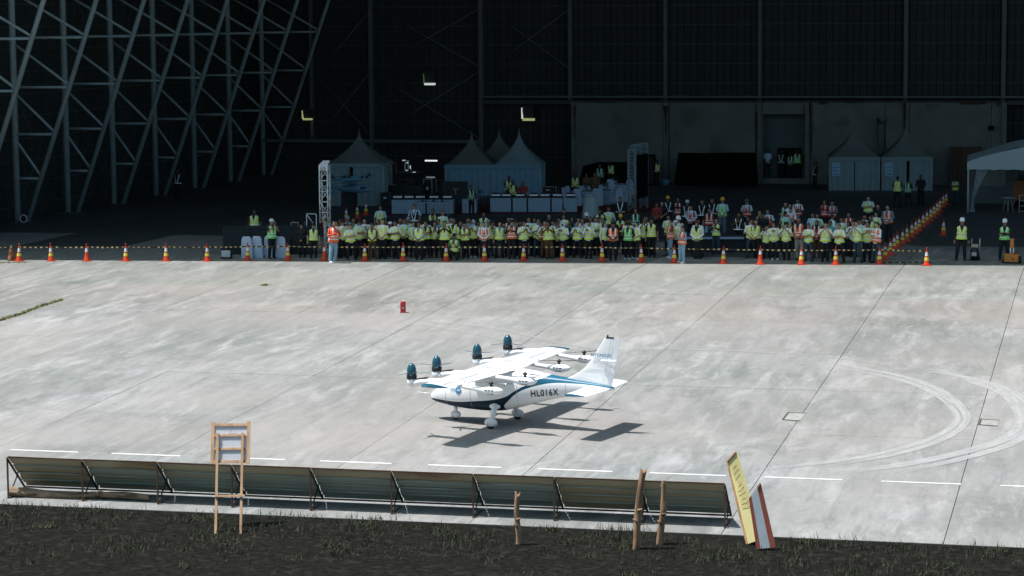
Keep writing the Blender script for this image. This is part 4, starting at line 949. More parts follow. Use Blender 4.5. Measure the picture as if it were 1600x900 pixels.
for (px0, y0, px1, y1, l) in ((432, 372, 456, 372, 'upright bright truss frame between the chairs and the tower'), (458, 338, 474, 355, 'open square aluminium frame beside the truss tower'), (500, 372, 520, 372, 'low truss brace at the foot of the truss tower')):
    Pq = at((px0 + px1) / 2, 402); Pq.y += 1.9; Pq.z = 0; s_ = Pq.dot(fw) / F_PX; t = thing('metal_stand', l, 'stand', Pq); ww = (px1 - px0) * s_
    h1 = (400 - y0) * s_; h0 = h1 - .75 if y0 > 360 else h1 - .62
    for x in (-ww / 2, ww / 2): MB().tube([(x, 0, 0), (x, 0, h1)], .022, 6).build('upright', M_ALU, t)
    MB().tube([(-ww / 2, 0, h1), (ww / 2, 0, h1)], .025, 6).tube([(-ww / 2, 0, h0), (ww / 2, 0, h0)], .02, 6).tube([(-ww / 2, 0, h1), (ww / 2, 0, h0)], .018, 6).build('crossbar', M_ALU, t)
# dark screen truss
P = at(991, 330); P.z = 0; s_ = P.dot(fw) / F_PX; hT = (330 - 232) * s_
e = thing('screen_truss', 'blue-grey truss portal carrying a dark screen, left of the black curtain', 'screen', P)
truss(e, (-.12, 0, 0), (-.12, 0, hT), .36, 9, M_ALUD); truss(e, (.15, 2.0, 0), (.15, 2.0, hT + .2), .36, 8, M_ALUD); truss(e, (-.12, 0, hT), (.15, 2.0, hT + .1), .3, 6, M_ALUD, .02)
b = MB(); b.box(-.02, 0, 0, .06, 1.7, hT * .70); o = b.build('screen', M_BLACK, e); o.location = (.12, .15, hT * .2); o.rotation_euler = (0, 0, math.atan2(-.27, 2.0))
e = thing('loudspeaker_stack', 'tall black speaker cabinet beside the screen truss', 'speaker', at(1018, 289)); MB().box(-.22, -.2, 0, .22, .2, 1.85).build('cabinet', M_BLACK, e); MB().box(-.18, -.215, .1, .18, -.2, 1.75).build('grille', mat('speaker_grille', (.02, .018, .017), .8), e)
# black curtains
def drape(pts, yb, label, seed):
    A, B_ = at(pts[0][0], yb), at(pts[-1][0], yb); s_ = A.dot(fw) / F_PX; e = thing('black_curtain', label, 'curtain', (A.x, A.y, 0)); b = MB()
    xs_ = [(p[0] - pts[0][0]) * s_ for p in pts]; zs_ = [(yb - p[1]) * s_ for p in pts]
    def f(u, v):
        x = u * xs_[-1]; k = 0
        while k < len(xs_) - 2 and x > xs_[k + 1]: k += 1
        z = zs_[k] + (zs_[k+1] - zs_[k]) * (x - xs_[k]) / (xs_[k+1] - xs_[k]); return Vector((x, (B_.y - A.y) * u + .06 * math.sin(u * 60 + seed) * (1 - v * .5), z * v))
    b.grid(f, 120, 6); b.build('cloth', M_BLACK, e); q = MB()
    for k in range(len(xs_)): q.tube([(xs_[k], .1, 0), (xs_[k], .1, zs_[k])], .025, 6)
    q.build('support', M_BLACK, e)
drape([(1054, 276), (1060, 238), (1100, 239), (1140, 238), (1181, 238), (1184, 287)], 290, 'wide black curtain against the right concrete wall panels', 1)
drape([(905, 284), (911, 259), (935, 253), (984, 253)], 292, 'lower black curtain behind the banquet tables', 4)
# black low platform at left and right
M_PLAT = mat('black_platform_cloth', (.016, .022, .026), .8, var=.3, scale=1.5)
def platform(px0, px1, ybot, ytop, dep, label, edge=False, y_off=0.0):
    A, B_ = at(px0, ybot), at(px1, ybot); s_ = A.dot(fw) / F_PX; h = (ybot - ytop) * s_; e = thing('platform', label, 'platform', (A.x, A.y, 0), math.atan2(B_.y - A.y, B_.x - A.x)); w = (B_ - A).length
    MB().box(0, 0, 0, w, dep, h - .04).build('skirt', M_PLAT, e); MB().box(-.02, -.02, h - .038, w + .02, dep + .02, h).build('deck', M_PLAT, e)
    if edge: MB().box(-.02, -.05, h - .09, w + .02, -.022, h + .01).build('pale_edge', mat('pale_blue_edge', (.35, .45, .62), .4, var=.05), e)
    for k in range(1, int(w / 1.2)): MB().box(k * 1.2 - .008, -.008, .02, k * 1.2 + .008, -.001, h - .1).build('cloth_seam', M_BLACK, e)
    return e
platform(349, 484, 398, 355, 1.0, 'black cloth-covered counter at left behind the white chairs')
platform(1070, 1335, 394, 370, 2.2, 'low dark stage with a pale blue edge at right of the crowd', True)
platform(1003, 1046, 374, 357, 1.6, 'black box counter behind the capped man with arms at his sides')
# white covered chairs
M_CHC = mat('pale_blue_chair_cover', (.52, .62, .78), .8, var=.06, scale=2)
def covered_chair():
    e = thing('banquet_chair', '', 'chair', (0, 0, 0), 0, 'white-covered chairs by the black counter')
    b = MB()
    def f(u, v):
        z = v * .94; x = (u - .5) * (.50 - .10 * v ** 2) ; k = 1 - max(0, (v - .86) / .14) ** 2 * .35; return Vector((x * k, .20 + .07 * (v - .48) + .02 * math.sin(u * 3.14), z))
    b.grid(f, 12, 16); vs = list(b.v); n0 = len(vs); b2 = MB(); b2.v = vs + [(x, y + .06, z) for x, y, z in vs]; F = list(b.f)
    b2.f = F + [tuple(i + n0 for i in f_[::-1]) for f_ in F]
    W = 13; H = 17
    edge = [j * W for j in range(H)] + [(H-1)*W + i for i in range(1, W)] + [j * W + W - 1 for j in range(H - 2, -1, -1)]
    b2.f += [(edge[i], edge[i] + n0, edge[i+1] + n0, edge[i+1]) for i in range(len(edge) - 1)]; b2.mi = [0] * len(b2.f); b2.sm = [True] * len(F) * 2 + [False] * (len(b2.f) - 2 * len(F))
    b2.build('back_cover', M_CHC, e)
    MB().box(-.24, -.24, .40, .24, .22, .47).build('seat_cover', M_CHC, e)
    b = MB()   # front skirt with the curved cut-out
    def sk(u, v):
        x = (u - .5) * .50; lo = .30 * math.sin(math.pi * u) ** 1.2 * .55; return Vector((x, -.25 - .02 * (1 - v), lo + (.42 - lo) * v))
    b.grid(sk, 14, 4)
    for sg in (-1, 1): b.grid(lambda u, v, sg=sg: Vector((sg * (.25), -.25 + .46 * u, .12 * math.sin(math.pi * u) + (.42 - .12 * math.sin(math.pi * u)) * v)), 10, 4)
    b.build('skirt', M_CHC, e)
    for x in (-.21, .21):
        for y in (-.21, .21): MB().tube([(x, y, 0), (x, y, .4)], .014, 5).build('leg', M_GREYP, e)
    return e
c0 = covered_chair(); CHP = [(388, 402.5, 'leftmost'), (405.5, 402, 'second'), (424, 401.5, 'third and tallest-looking'), (441, 402.5, 'rightmost, half-hidden')]
for i, (x, y, w_) in enumerate(CHP):
    l = '%s of the four white-covered chairs before the black counter' % w_; P = at(x, y)
    if i == 0: c0['label'] = l; c0.location = P; c0.rotation_euler = (0, 0, math.pi + R(6))
    else: dup(c0, l, P, math.pi + R(random.uniform(-8, 10)))
P = at(354, 404); e = thing('floor_monitor', 'small white-fronted rolling case on the floor left of the chairs', 'case', P)
MB().box(-.22, -.12, .05, .22, .15, .40).build('case', M_BLK, e); MB().box(-.19, -.135, .08, .22, -.122, .36).build('front_panel', mat('pale_panel', (.50, .58, .60), .5), e); MB().box(-.22, -.1, .40, .12, .1, .47).build('clutter', M_BLK, e)
for x in (-.2, .2): MB().tube([(x, -.1, .03), (x, .12, .03)], .03, 8).build('castor', M_BLK, e)
# ---------------------------------------------------------------- tables
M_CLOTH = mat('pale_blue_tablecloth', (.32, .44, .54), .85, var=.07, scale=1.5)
M_CARP = mat('dark_red_carpet', (.10, .012, .008), .9, var=.25, scale=2)
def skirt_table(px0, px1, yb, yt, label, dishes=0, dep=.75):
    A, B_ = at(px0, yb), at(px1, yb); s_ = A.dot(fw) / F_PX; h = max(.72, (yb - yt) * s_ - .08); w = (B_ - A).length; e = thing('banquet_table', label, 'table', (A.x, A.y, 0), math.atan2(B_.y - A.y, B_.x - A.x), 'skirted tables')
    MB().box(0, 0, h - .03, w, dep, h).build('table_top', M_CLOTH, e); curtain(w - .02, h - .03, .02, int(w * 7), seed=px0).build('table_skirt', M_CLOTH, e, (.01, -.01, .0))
    for x in (.03, w - .03):
        for y in (.04, dep - .04): MB().tube([(x, y, 0), (x, y, h - .03)], .015, 5).build('leg', M_GREYP, e)
    return e, w, h
rc = MB(); A, B_ = at(590, 337), at(1010, 333); rc.add([(A.x, A.y, .004), (B_.x, B_.y, .004), (B_.x + .3, B_.y + 7.5, .004), (A.x + .3, A.y + 7.5, .004)], [(0,1,2,3)]); tag(rc.build('red_carpet', M_CARP), 'dark red carpet under the skirted banquet tables', 'carpet')
TBL = [(612, 665, 334, 314, 'leftmost long skirted table, under the dark lift'), (667, 709, 334, 314, 'second skirted table from left, behind the desk of laptops'), (722, 745, 333, 314, 'narrow skirted table between the big screen and the fan'), (766, 799, 331, 311, 'skirted table just right of the fan, first of the chafing dish row'), (801, 823, 331, 311, 'short skirted table, second of the chafing dish row'), (825, 860, 331, 311, 'longer skirted table in the middle of the chafing dish row'), (862, 879, 331, 311, 'shortest skirted table near the end of the chafing dish row'), (881, 902, 331, 311, 'skirted table closing the chafing dish row at right')]
M_CHF = mat('steel_dish', (.5, .5, .5), .25, metal=.9); M_FOOD = mat('dark_dish_side', (.03, .03, .03), .5)
dn = 0
for t in TBL:
    e, w, h = skirt_table(*t)
    if t[0] >= 766 or t[0] <= 667:
        n = max(1, round(w / .72))
        for k in range(n):
            dn += 1; x = (k + .5) * w / n; p = e.matrix_world if False else None; a = e.rotation_euler.z
            P = Vector((e.location.x + math.cos(a) * x - math.sin(a) * .35, e.location.y + math.sin(a) * x + math.cos(a) * .35, h))
            d = thing('chafing_dish', '%s of the roll-top chafing dishes on the skirted tables, counted from the left' % (ORD[dn - 1]), 'chafing dish', P, a, 'chafing dishes')
            MB().box(-.24, -.16, 0, .24, .16, .12).build('frame', M_FOOD, d)
            b = MB(); b.grid(lambda u, v: Vector(((u - .5) * .46, -.15 * math.cos(v * math.pi), .125 + .14 * math.sin(v * math.pi))), 2, 10); b.add([(-.23, -.15 * math.cos(v * math.pi / 8), .125 + .14 * math.sin(v * math.pi / 8)) for v in range(9)], [tuple(range(9))]); b.add([(.23, -.15 * math.cos(v * math.pi / 8), .125 + .14 * math.sin(v * math.pi / 8)) for v in range(9)], [tuple(range(9))]); b.build('lid', M_CHF, d)
            MB().tube([(-.06, -.1, .26), (-.06, -.14, .29), (.06, -.14, .29), (.06, -.1, .26)], .01, 5).build('handle', M_FOOD, d)
# desk with laptops in front of the second table
P = at(672, 338); e = thing('desk', 'pale folding desk with laptops before the skirted tables', 'table', P)
MB().box(-.95, 0, .70, .95, .6, .74).build('table_top', M_CLOTH, e)
for x in (-.9, .9): MB().tube([(x, .1, 0), (x, .1, .7)], .018, 6).build('leg', M_GREYP, e); MB().tube([(x, .5, 0), (x, .5, .7)], .018, 6).build('leg', M_GREYP, e)
for k, (x, l) in enumerate(((-.45, 'left'), (.15, 'middle'), (.62, 'right'))):
    d = thing('laptop', '%s black laptop open on the pale folding desk' % l, 'laptop', P + Vector((x, .3, .745)), math.pi); MB().box(-.15, -.11, 0, .15, .1, .015).build('keyboard_base', M_BLK, d); MB().bar((0, .1, .01), (0, .16, .21), .30, .01, upv=(1, 0, 0)).build('screen', M_BLK, d)
P = at(712, 326); e = thing('display_screen', 'large black display screen on a stand, seen from behind, before the pale blue tent', 'screen', P); s_ = P.dot(fw) / F_PX
MB().box(-22 * s_, -.03, 20 * s_, 20 * s_, .04, 43 * s_).build('panel', M_BLK, e); MB().bar((0, 0, 0), (0, 0, 21 * s_), .06, .04).bar((-.35, 0, .02), (.35, 0, .02), .3, .04).build('stand', M_BLK, e); MB().bar((-.15, -.04, 31 * s_), (.2, -.04, 31 * s_), .02, .03).bar((.02, -.04, 31 * s_), (.02, -.04, 22 * s_), .03, .02).build('bracket', M_GREYP, e)
P = at(750, 326); e = thing('pedestal_fan', 'large dark pedestal fan between the screen and the chafing dishes', 'fan', P); s_ = P.dot(fw) / F_PX; hz = 27 * s_
b = MB()
for r_ in (.36, .28, .2, .1): b.tube([(r_ * math.cos(a * math.pi / 12), -.06 - .04 * (1 - r_ / .36), hz + r_ * math.sin(a * math.pi / 12)) for a in range(25)], .008, 4, cap=False)
for a in range(16): b.tube([(0, -.1, hz), (.36 * math.cos(a * math.pi / 8), -.06, hz + .36 * math.sin(a * math.pi / 8))], .004, 4)
b.build('guard', M_GREYP, e); MB().tube([(0, -.1, hz), (0, .15, hz)], .09, 12).build('motor', M_BLK, e); MB().tube([(0, .05, 0), (0, .05, hz)], .025, 8).lathe([(.28, 0), (.26, .04), (.03, .06)], n=18).build('stand', M_BLK, e)
for k in range(3):
    a = k * 2.09; MB().add([(.05 * math.cos(a), -.06, hz + .05 * math.sin(a)), (.31 * math.cos(a - .35), -.08, hz + .31 * math.sin(a - .35)), (.31 * math.cos(a + .35), -.03, hz + .31 * math.sin(a + .35))], [(0,1,2)]).build('blade', mat('fan_blade', (.06, .1, .13), .4), e)
# cocktail table and round banquet tables behind
P = at(923, 340); e = thing('cocktail_table', 'tall white-draped cocktail table behind the white-helmeted onlooker', 'table', P)
b = MB(); b.grid(lambda u, v: Vector(((.44 - .10 * v) * (1 + .04 * math.sin(u * 60) * (1 - v)) * math.cos(u * 6.2832), (.44 - .10 * v) * (1 + .04 * math.sin(u * 60) * (1 - v)) * math.sin(u * 6.2832), 1.08 * v)), 60, 8); b.lathe([(.34, 1.08), (.0, 1.085)], n=24, cap=False); b.build('tablecloth', mat('pale_green_cloth', (.38, .47, .46), .85, var=.06), e)
for k, x in enumerate((-.16, .02, .18)):
    d = thing('table_sign', '%s small white box standing on the tall cocktail table' % ('left', 'middle', 'right')[k], 'box', P + Vector((x, 0, 1.09))); MB().box(-.06, -.04, 0, .06, .04, .10 + .03 * (k == 0)).build('carton', M_CANV, d)
for k, (px, py, w_) in enumerate(((918, 319, .9), (945, 318, .95), (962, 308, .8))):
    P = at(px, py); e = thing('round_table', '%s white-clothed round table behind the chafing dish row' % ('left', 'middle', 'right')[k], 'table', P, 0, 'round banquet tables')
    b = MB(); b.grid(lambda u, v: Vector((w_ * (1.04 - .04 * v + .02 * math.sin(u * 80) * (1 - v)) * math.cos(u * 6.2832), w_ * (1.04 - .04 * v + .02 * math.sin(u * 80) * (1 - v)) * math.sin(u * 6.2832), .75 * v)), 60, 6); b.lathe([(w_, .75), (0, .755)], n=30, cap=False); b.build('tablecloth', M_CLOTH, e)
    for q in range(7):
        a = q * .9 + k; cl = thing('white_chair', '%s covered chair round the %s round banquet table' % (ORD[q], ('left', 'middle', 'right')[k]), 'chair', P + Vector((math.cos(a) * (w_ + .25), math.sin(a) * (w_ + .25), 0)), a - math.pi / 2, 'covered chairs at the round tables')
        for ch in c0.children: 
            d = ch.copy(); COL.objects.link(d); d.parent = cl
    d = thing('flower_vase', 'dark flower arrangement on the %s round banquet table' % ('left', 'middle', 'right')[k], 'flowers', P + Vector((0, 0, .76))); MB().lathe([(.05, 0), (.07, .12), (.04, .2)], n=12).build('vase', M_CHF, d)
    b = MB()
    for i in range(120):
        p = Vector((random.gauss(0, .12), random.gauss(0, .12), .3 + random.gauss(0, .09))); q = Vector((random.gauss(0, 1), random.gauss(0, 1), random.gauss(0, 1))).normalized() * .04; r2 = q.cross(Vector((1, .3, .2))).normalized() * .03; b.add([p - q, p + r2, p + q, p - r2], [(0,1,2,3)])
    b.build('leaves', mat('vase_leaves', (.05, .09, .03), .8, var=.6, scale=9, dirt=(.3, .3, .25), dscale=7, dthr=.6), d)
# dark lift / truck with lit frame behind the left tables
P = at(640, 318); s_ = P.dot(fw) / F_PX; e = thing('scissor_lift', 'dark lift machine with a bright white frame on top and an orange rail', 'lift', P)
MB().box(-30 * s_, -.5, .35, 25 * s_, .8, 1.05).build('chassis', M_BLK, e)
for x in (-22, 18): MB().tube([(x * s_, -.55, .3), (x * s_, .85, .3)], .3, 18).build('wheel', M_BLK, e)
for k in range(4):
    MB().bar((-20 * s_, -.4, (14 + k * 7) * s_), (10 * s_, -.4, (20 + k * 7) * s_), .05, .07).bar((10 * s_, -.35, (14 + k * 7) * s_), (-20 * s_, -.35, (20 + k * 7) * s_), .05, .07).build('scissor_arm', M_BLK, e)
MB().box(-16 * s_, -.5, 49 * s_, 16 * s_, .7, 51 * s_).build('platform', M_STEELD, e)
M_LITE = mat('shiny_frame', (.75, .8, .82), .3, metal=.2)
M_LIT2 = mat('frame_glow', (.8, .8, .8), .4, emit=(.8, .85, .85), es=.35)  # no lamp: emission stands in for light caught by the shiny frame
b = MB()
for a, c in (((-7, 68), (-1, 69)), ((1, 68), (4, 69)), ((-2, 65), (2, 66)), ((3, 68), (3, 54)), ((-2, 64), (-2, 53)), ((5, 60), (8, 53)), ((-2, 53), (3, 52)), ((9, 50), (15, 51))): b.bar((a[0] * s_, -.55, a[1] * s_), (c[0] * s_, -.55, c[1] * s_), .05, .045)
b.build('lit_frame', M_LITE, e)
for x, z, ww, hh in ((-6, 68.5, 5, 1.2), (0, 64.5, 3.5, 1.2), (6, 56, 1.5, 5), (-1, 53, 3, 1), (11, 50, 4, 1.0)): MB().box(x * s_, -.60, z * s_, (x + ww) * s_, -.585, (z + hh) * s_).build('glow_strip', M_LIT2, e)
b = MB()
for a, c in (((-32, 64), (-19, 64)), ((-32, 64), (-32, 46)), ((-19, 64), (-19, 46))): b.bar((a[0] * s_, -.3, a[1] * s_), (c[0] * s_, -.3, c[1] * s_), .04, .05)
b.build('orange_rail', mat('dull_orange_rail', (.35, .08, .03), .6), e)
# ---------------------------------------------------------------- small display aircraft inside
P = at(545, 330); s_ = P.dot(fw) / F_PX; e = thing('display_aircraft', 'small pale blue display aircraft on a plinth inside the hangar, left of the tables', 'aircraft', P, R(4))
M_DA = mat('display_blue', (.14, .32, .43), .4, var=.06)
b = MB(); vs = []
for x, r_, z in ((-42, .3, 40), (-30, 3.0, 39.5), (-10, 6.5, 37), (8, 8.5, 36), (22, 7.5, 36), (32, 5, 35), (37, .6, 33)):
    for j in range(14):
        a = 2 * math.pi * j / 14; vs.append((x * s_, r_ * 1.0 * s_ * math.cos(a), (z + r_ * .9 * math.sin(a)) * s_))
b.add(vs, [(i*14+j, i*14+(j+1)%14, (i+1)*14+(j+1)%14, (i+1)*14+j) for i in range(6) for j in range(14)], 0, True); b.build('fuselage', M_DA, e)
wing([(-6 * s_, -1.9, 45 * s_, .55, .12), (-8 * s_, 0, 45.5 * s_, .75, .12), (-6 * s_, 1.9, 45 * s_, .55, .12)]).build('wing', M_DA, e)
MB().bar((-40 * s_, -.3, 44 * s_), (-40 * s_, .3, 44 * s_), .2, .03).build('tailplane', M_DA, e)
MB().tube([(-20 * s_, -.9, 52 * s_), (30 * s_, -.9, 52 * s_)], .07, 10).build('rotor_boom', M_DA, e); MB().tube([(-20 * s_, .9, 52 * s_), (30 * s_, .9, 52 * s_)], .07, 10).build('rotor_boom', M_DA, e)
for x, y in ((-18, -.9), (0, -.9), (28, -.9), (28, .9), (0, .9), (33, -.4)):
    MB().lathe([(.05, 0), (.06, .1), (.01, .2)], (x * s_, y, 53 * s_), 10).bar((x * s_ - .3, y, 56 * s_), (x * s_ + .3, y, 56 * s_), .04, .012).build('rotor', M_BLK, e)
MB().add([(-1 * s_, 0, 50 * s_), (3 * s_, 0, 50 * s_), (3 * s_, 0, 62 * s_), (0 * s_, 0, 62 * s_), (-1 * s_, .05, 50 * s_), (3 * s_, .05, 50 * s_), (3 * s_, .05, 62 * s_), (0 * s_, .05, 62 * s_)], [(0,1,2,3),(7,6,5,4),(0,4,5,1),(1,5,6,2),(2,6,7,3),(3,7,4,0)]).build('fin', M_NAVY, e)
MB().bar((-18 * s_, -.3, 36 * s_), (-22 * s_, -.5, 28 * s_), .25, .08).build('landing_skid', M_DA, e)
b = MB(); b.box(-10 * s_, -.3, 5 * s_, 12 * s_, .3, 30 * s_); b.build('plinth', M_PLAT, e)
b = MB(); b.add([(22 * s_, -8.2 * s_, 39 * s_), (30 * s_, -6 * s_, 38.5 * s_), (33 * s_, -4 * s_, 35.5 * s_), (20 * s_, -8.6 * s_, 35 * s_)], [(0,1,2,3)]); b.build('cabin_window', M_BLK, e)
# dark clutter behind the left tables
CL = [(604, 322, 16, 22, 'tall dark flight case left of the lift machine'), (616, 318, 10, 30, 'narrow dark cabinet under the orange rail'), (655, 318, 12, 26, 'dark flight case just right of the lift machine'), (672, 317, 14, 38, 'tallest dark case behind the second skirted table'), (688, 318, 9, 20, 'small dark case beside the big black screen'), (860, 305, 22, 14, 'low dark crate at the right foot of the pale blue tents'), (449, 397, 20, 26, 'dark amplifier rack just right of the white chairs'), (466, 392, 12, 46, 'tall dark equipment rack beside the truss tower'), (1040, 290, 14, 10, 'small teal bucket on the floor between the black curtains')]
for k, (px, py, ww, hh, l) in enumerate(CL):
    P = at(px, py); s_ = P.dot(fw) / F_PX; w2 = ww * s_ / 2; h2 = hh * s_; e = thing('flight_case' if k < 8 else 'bucket', l, 'case' if k < 8 else 'bucket', P, random.uniform(-.3, .3))
    if k < 8:
        MB().box(-w2, -.3, .06, w2, .3, h2).build('shell', mat('case_black', (.012, .013, .015), .6), e)
        q = MB()
        for a in (-w2, w2):
            for c in (-.3, .3): q.bar((a, c, .05), (a, c, h2), .03, .03)
        for zz in (.07, h2): q.bar((-w2, -.3, zz), (w2, -.3, zz), .03, .03)
        q.build('edge_trim', M_GREYP if k % 2 else M_STEELD, e)
        for a in (-w2 * .7, w2 * .7): MB().tube([(a, -.2, .03), (a, .2, .03)], .03, 8).build('castor', M_BLK, e)
        if k % 3 != 1: MB().box(-w2 * .5, -.31, h2 * .55, w2 * .1, -.302, h2 * .68).build('label_plate', M_CW, e)
    else: MB().lathe([(w2 * .8, 0), (w2, h2), (w2 * .95, h2)], n=16).build('bucket_body', mat('teal_bucket', (.05, .2, .25), .5), e)
# hand truck and orange cart at right
P = at(1523, 407); e = thing('hand_truck', 'hand truck loaded with a dark box, right of the first white-helmet man', 'hand truck', P, R(-8))
for x in (-.17, .17): MB().tube([(x, .12, .08), (x, .2, .92)], .016, 7).build('rail', M_ALU, e); MB().tube([(x - .02, .12, .08), (x + .02, .12, .08)], .08, 14).build('wheel', M_BLK, e)
MB().box(-.19, -.2, .03, .19, .14, .05).build('toe_plate', M_BLK, e); MB().lathe([(.15, .06), (.19, .2), (.19, .42), (.13, .52), (.11, .55)], n=16, sy=.8).build('container', M_BLK, e); MB().box(-.1, -.165, .2, .1, -.15, .36).build('label_panel', M_GREYP, e); MB().box(-.13, -.08, .56, .13, .08, .68).build('parcel', mat('cream_parcel', (.5, .42, .3), .7), e)
P = at(1581, 411); e = thing('equipment_cart', 'orange wheeled cart with upright handle at the feet of the rightmost worker', 'cart', P, R(-5))
M_OR = mat('orange_cart_paint', (.55, .20, .035), .5, var=.12)
MB().box(-.29, -.28, .08, .29, .25, .38).build('cart_body', M_OR, e); MB().box(-.07, -.05, .62, .07, .08, 1.02).build('upright', M_OR, e)
for x in (-.33, .33): MB().tube([(x - .045, 0, .15), (x + .045, 0, .15)], .15, 18).build('wheel', M_BLK, e)
for x in (-.06, .06): MB().tube([(x, 0, .38), (x, 0, .64)], .03, 8).build('support_tube', M_CW, e)
MB().bar((-.1, 0, 1.02), (.22, 0, 1.03), .05, .04).build('handle', M_BLK, e); MB().tube([(.08, -.1, .38), (.18, -.12, .48), (.24, 0, .4)], .012, 5).build('hose', M_BLK, e)
gm = MB(); gm.add([(.02, -.285, .15), (.10, -.285, .15), (.12, -.285, .22), (.09, -.285, .26), (.08, -.285, .22), (.05, -.285, .28), (.03, -.285, .22)], [(0,1,2,3,4,5,6)]); gm.build('flame_mark', M_CTOP, e)
for px, py, l in ((37, 349, 'round white hose reel between the feet of the first steel frame'),):
    P = at(px, py); e = thing('hose_reel', l, 'reel', P); b = MB()
    b.tube([(.19 * math.cos(a * math.pi / 10), 0, .24 + .19 * math.sin(a * math.pi / 10)) for a in range(21)], .035, 6, cap=False); b.build('rim', M_CW, e); MB().tube([(0, -.08, .24), (0, .1, .24)], .07, 12).build('hub', M_BLK, e); MB().bar((-.18, 0, 0), (0, 0, .24), .03, .03).bar((.18, 0, 0), (0, 0, .24), .03, .03).build('stand', M_BLK, e)
# ---------------------------------------------------------------- people
def remesh(b, vox, smooth=2, dec=1.0):
    me = b.mesh('t', []); o = bpy.data.objects.new('t', me); COL.objects.link(o)
    q = o.modifiers.new('r', 'REMESH'); q.mode = 'VOXEL'; q.voxel_size = vox; q.use_smooth_shade = True
    if smooth: k = o.modifiers.new('s', 'SMOOTH'); k.iterations = smooth; k.factor = .5
    if dec < 1: d = o.modifiers.new('d', 'DECIMATE'); d.ratio = dec
    dg = bpy.context.evaluated_depsgraph_get(); dg.update(); r = bpy.data.meshes.new_from_object(o.evaluated_get(dg)); bpy.data.objects.remove(o)
    for p in r.polygons: p.use_smooth = True
    return r
def limb(b, pts, rad, n=10):
    b.tube(pts, rad, n)
    for p, r_ in zip(pts, rad): b.ell(p, (r_, r_, r_), 10)
def torso_dims(z):
    T = [(.78, .165, .115, .0), (.88, .172, .122, .0), (.98, .160, .112, .0), (1.10, .165, .115, -.005), (1.22, .182, .120, -.005), (1.32, .190, .112, 0), (1.38, .165, .095, .008), (1.42, .10, .075, .012), (1.45, .062, .060, .012)]
    if z <= T[0][0]: return T[0][1:]
    for a, c in zip(T, T[1:]):
        if z <= c[0]: t = (z - a[0]) / (c[0] - a[0]); return tuple(a[i] + (c[i] - a[i]) * t for i in (1, 2, 3))
    return T[-1][1:]
def torso(b, inf, z0=.80, z1=1.44, M=None):
    vs = []; n = 20; k = 14
    for i in range(k + 1):
        z = z0 + (z1 - z0) * i / k; w_, d_, cy = torso_dims(z)
        for j in range(n):
            a = 2 * math.pi * j / n; p = Vector(((w_ + inf) * math.cos(a), cy + (d_ + inf) * math.sin(a), z)); vs.append(M @ p if M else p)
    b.add(vs, [(i*n+j, i*n+(j+1)%n, (i+1)*n+(j+1)%n, (i+1)*n+j) for i in range(k) for j in range(n)] + [tuple(range(n))[::-1], tuple(range(k*n, k*n+n))])
V = Vector
POSES = {  # (elbow, wrist) for left (x<0) and right; hand direction
 'clap':   ((V((-.27, -.05, 1.12)), V((-.045, -.27, 1.24)), V((.1, -.25, .9))), (V((.27, -.05, 1.12)), V((.045, -.27, 1.23)), V((-.1, -.25, .9)))),
 'highclap': ((V((-.26, -.12, 1.16)), V((-.045, -.26, 1.38)), V((.1, -.15, 1))), (V((.26, -.12, 1.16)), V((.045, -.26, 1.37)), V((-.1, -.15, 1)))),
 'cross':  ((V((-.26, -.03, 1.12)), V((.06, -.22, 1.15)), V((1, .15, .1))), (V((.26, -.03, 1.10)), V((-.07, -.19, 1.09)), V((-1, .15, .1)))),
 'clasp':  ((V((-.26, .01, 1.10)), V((-.05, -.19, .93)), V((.7, -.2, -.6))), (V((.26, .01, 1.10)), V((.05, -.19, .93)), V((-.7, -.2, -.6)))),
 'sides':  ((V((-.27, .02, 1.09)), V((-.28, -.03, .84)), V((.05, -.1, -1))), (V((.27, .02, 1.09)), V((.28, -.03, .84)), V((-.05, -.1, -1)))),
 'phone':  ((V((-.24, -.14, 1.17)), V((-.05, -.30, 1.42)), V((.2, -.1, 1))), (V((.24, -.14, 1.17)), V((.06, -.30, 1.41)), V((-.2, -.1, 1)))),
 'back':   ((V((-.27, .07, 1.10)), V((-.07, .17, .93)), V((.8, .1, -.5))), (V((.27, .07, 1.10)), V((.07, .17, .93)), V((-.8, .1, -.5)))),
 'point':  ((V((-.27, .02, 1.09)), V((-.28, -.05, .84)), V((.05, -.1, -1))), (V((.30, -.10, 1.14)), V((.38, -.32, 1.08)), V((.2, -1, -.1)))),
 'crouch': ((V((-.27, -.18, 1.0)), V((-.06, -.36, 1.22)), V((.3, -.2, 1))), (V((.27, -.18, 1.0)), V((.07, -.36, 1.20)), V((-.3, -.2, 1)))),
}
LEGS = {'stand': (((-.085, 0, .86), (-.10, -.015, .47), (-.105, .03, .085)), ((.085, 0, .86), (.10, -.015, .47), (.105, .03, .085))),
        'apart': (((-.09, 0, .86), (-.14, -.02, .47), (-.17, .02, .085)), ((.09, 0, .86), (.13, -.02, .47), (.16, .04, .085))),
        'crouch': (((-.09, 0, .86), (-.16, -.38, .88), (-.15, -.05, .56)), ((.09, 0, .86), (.15, -.30, .62), (.13, .10, .58)))}
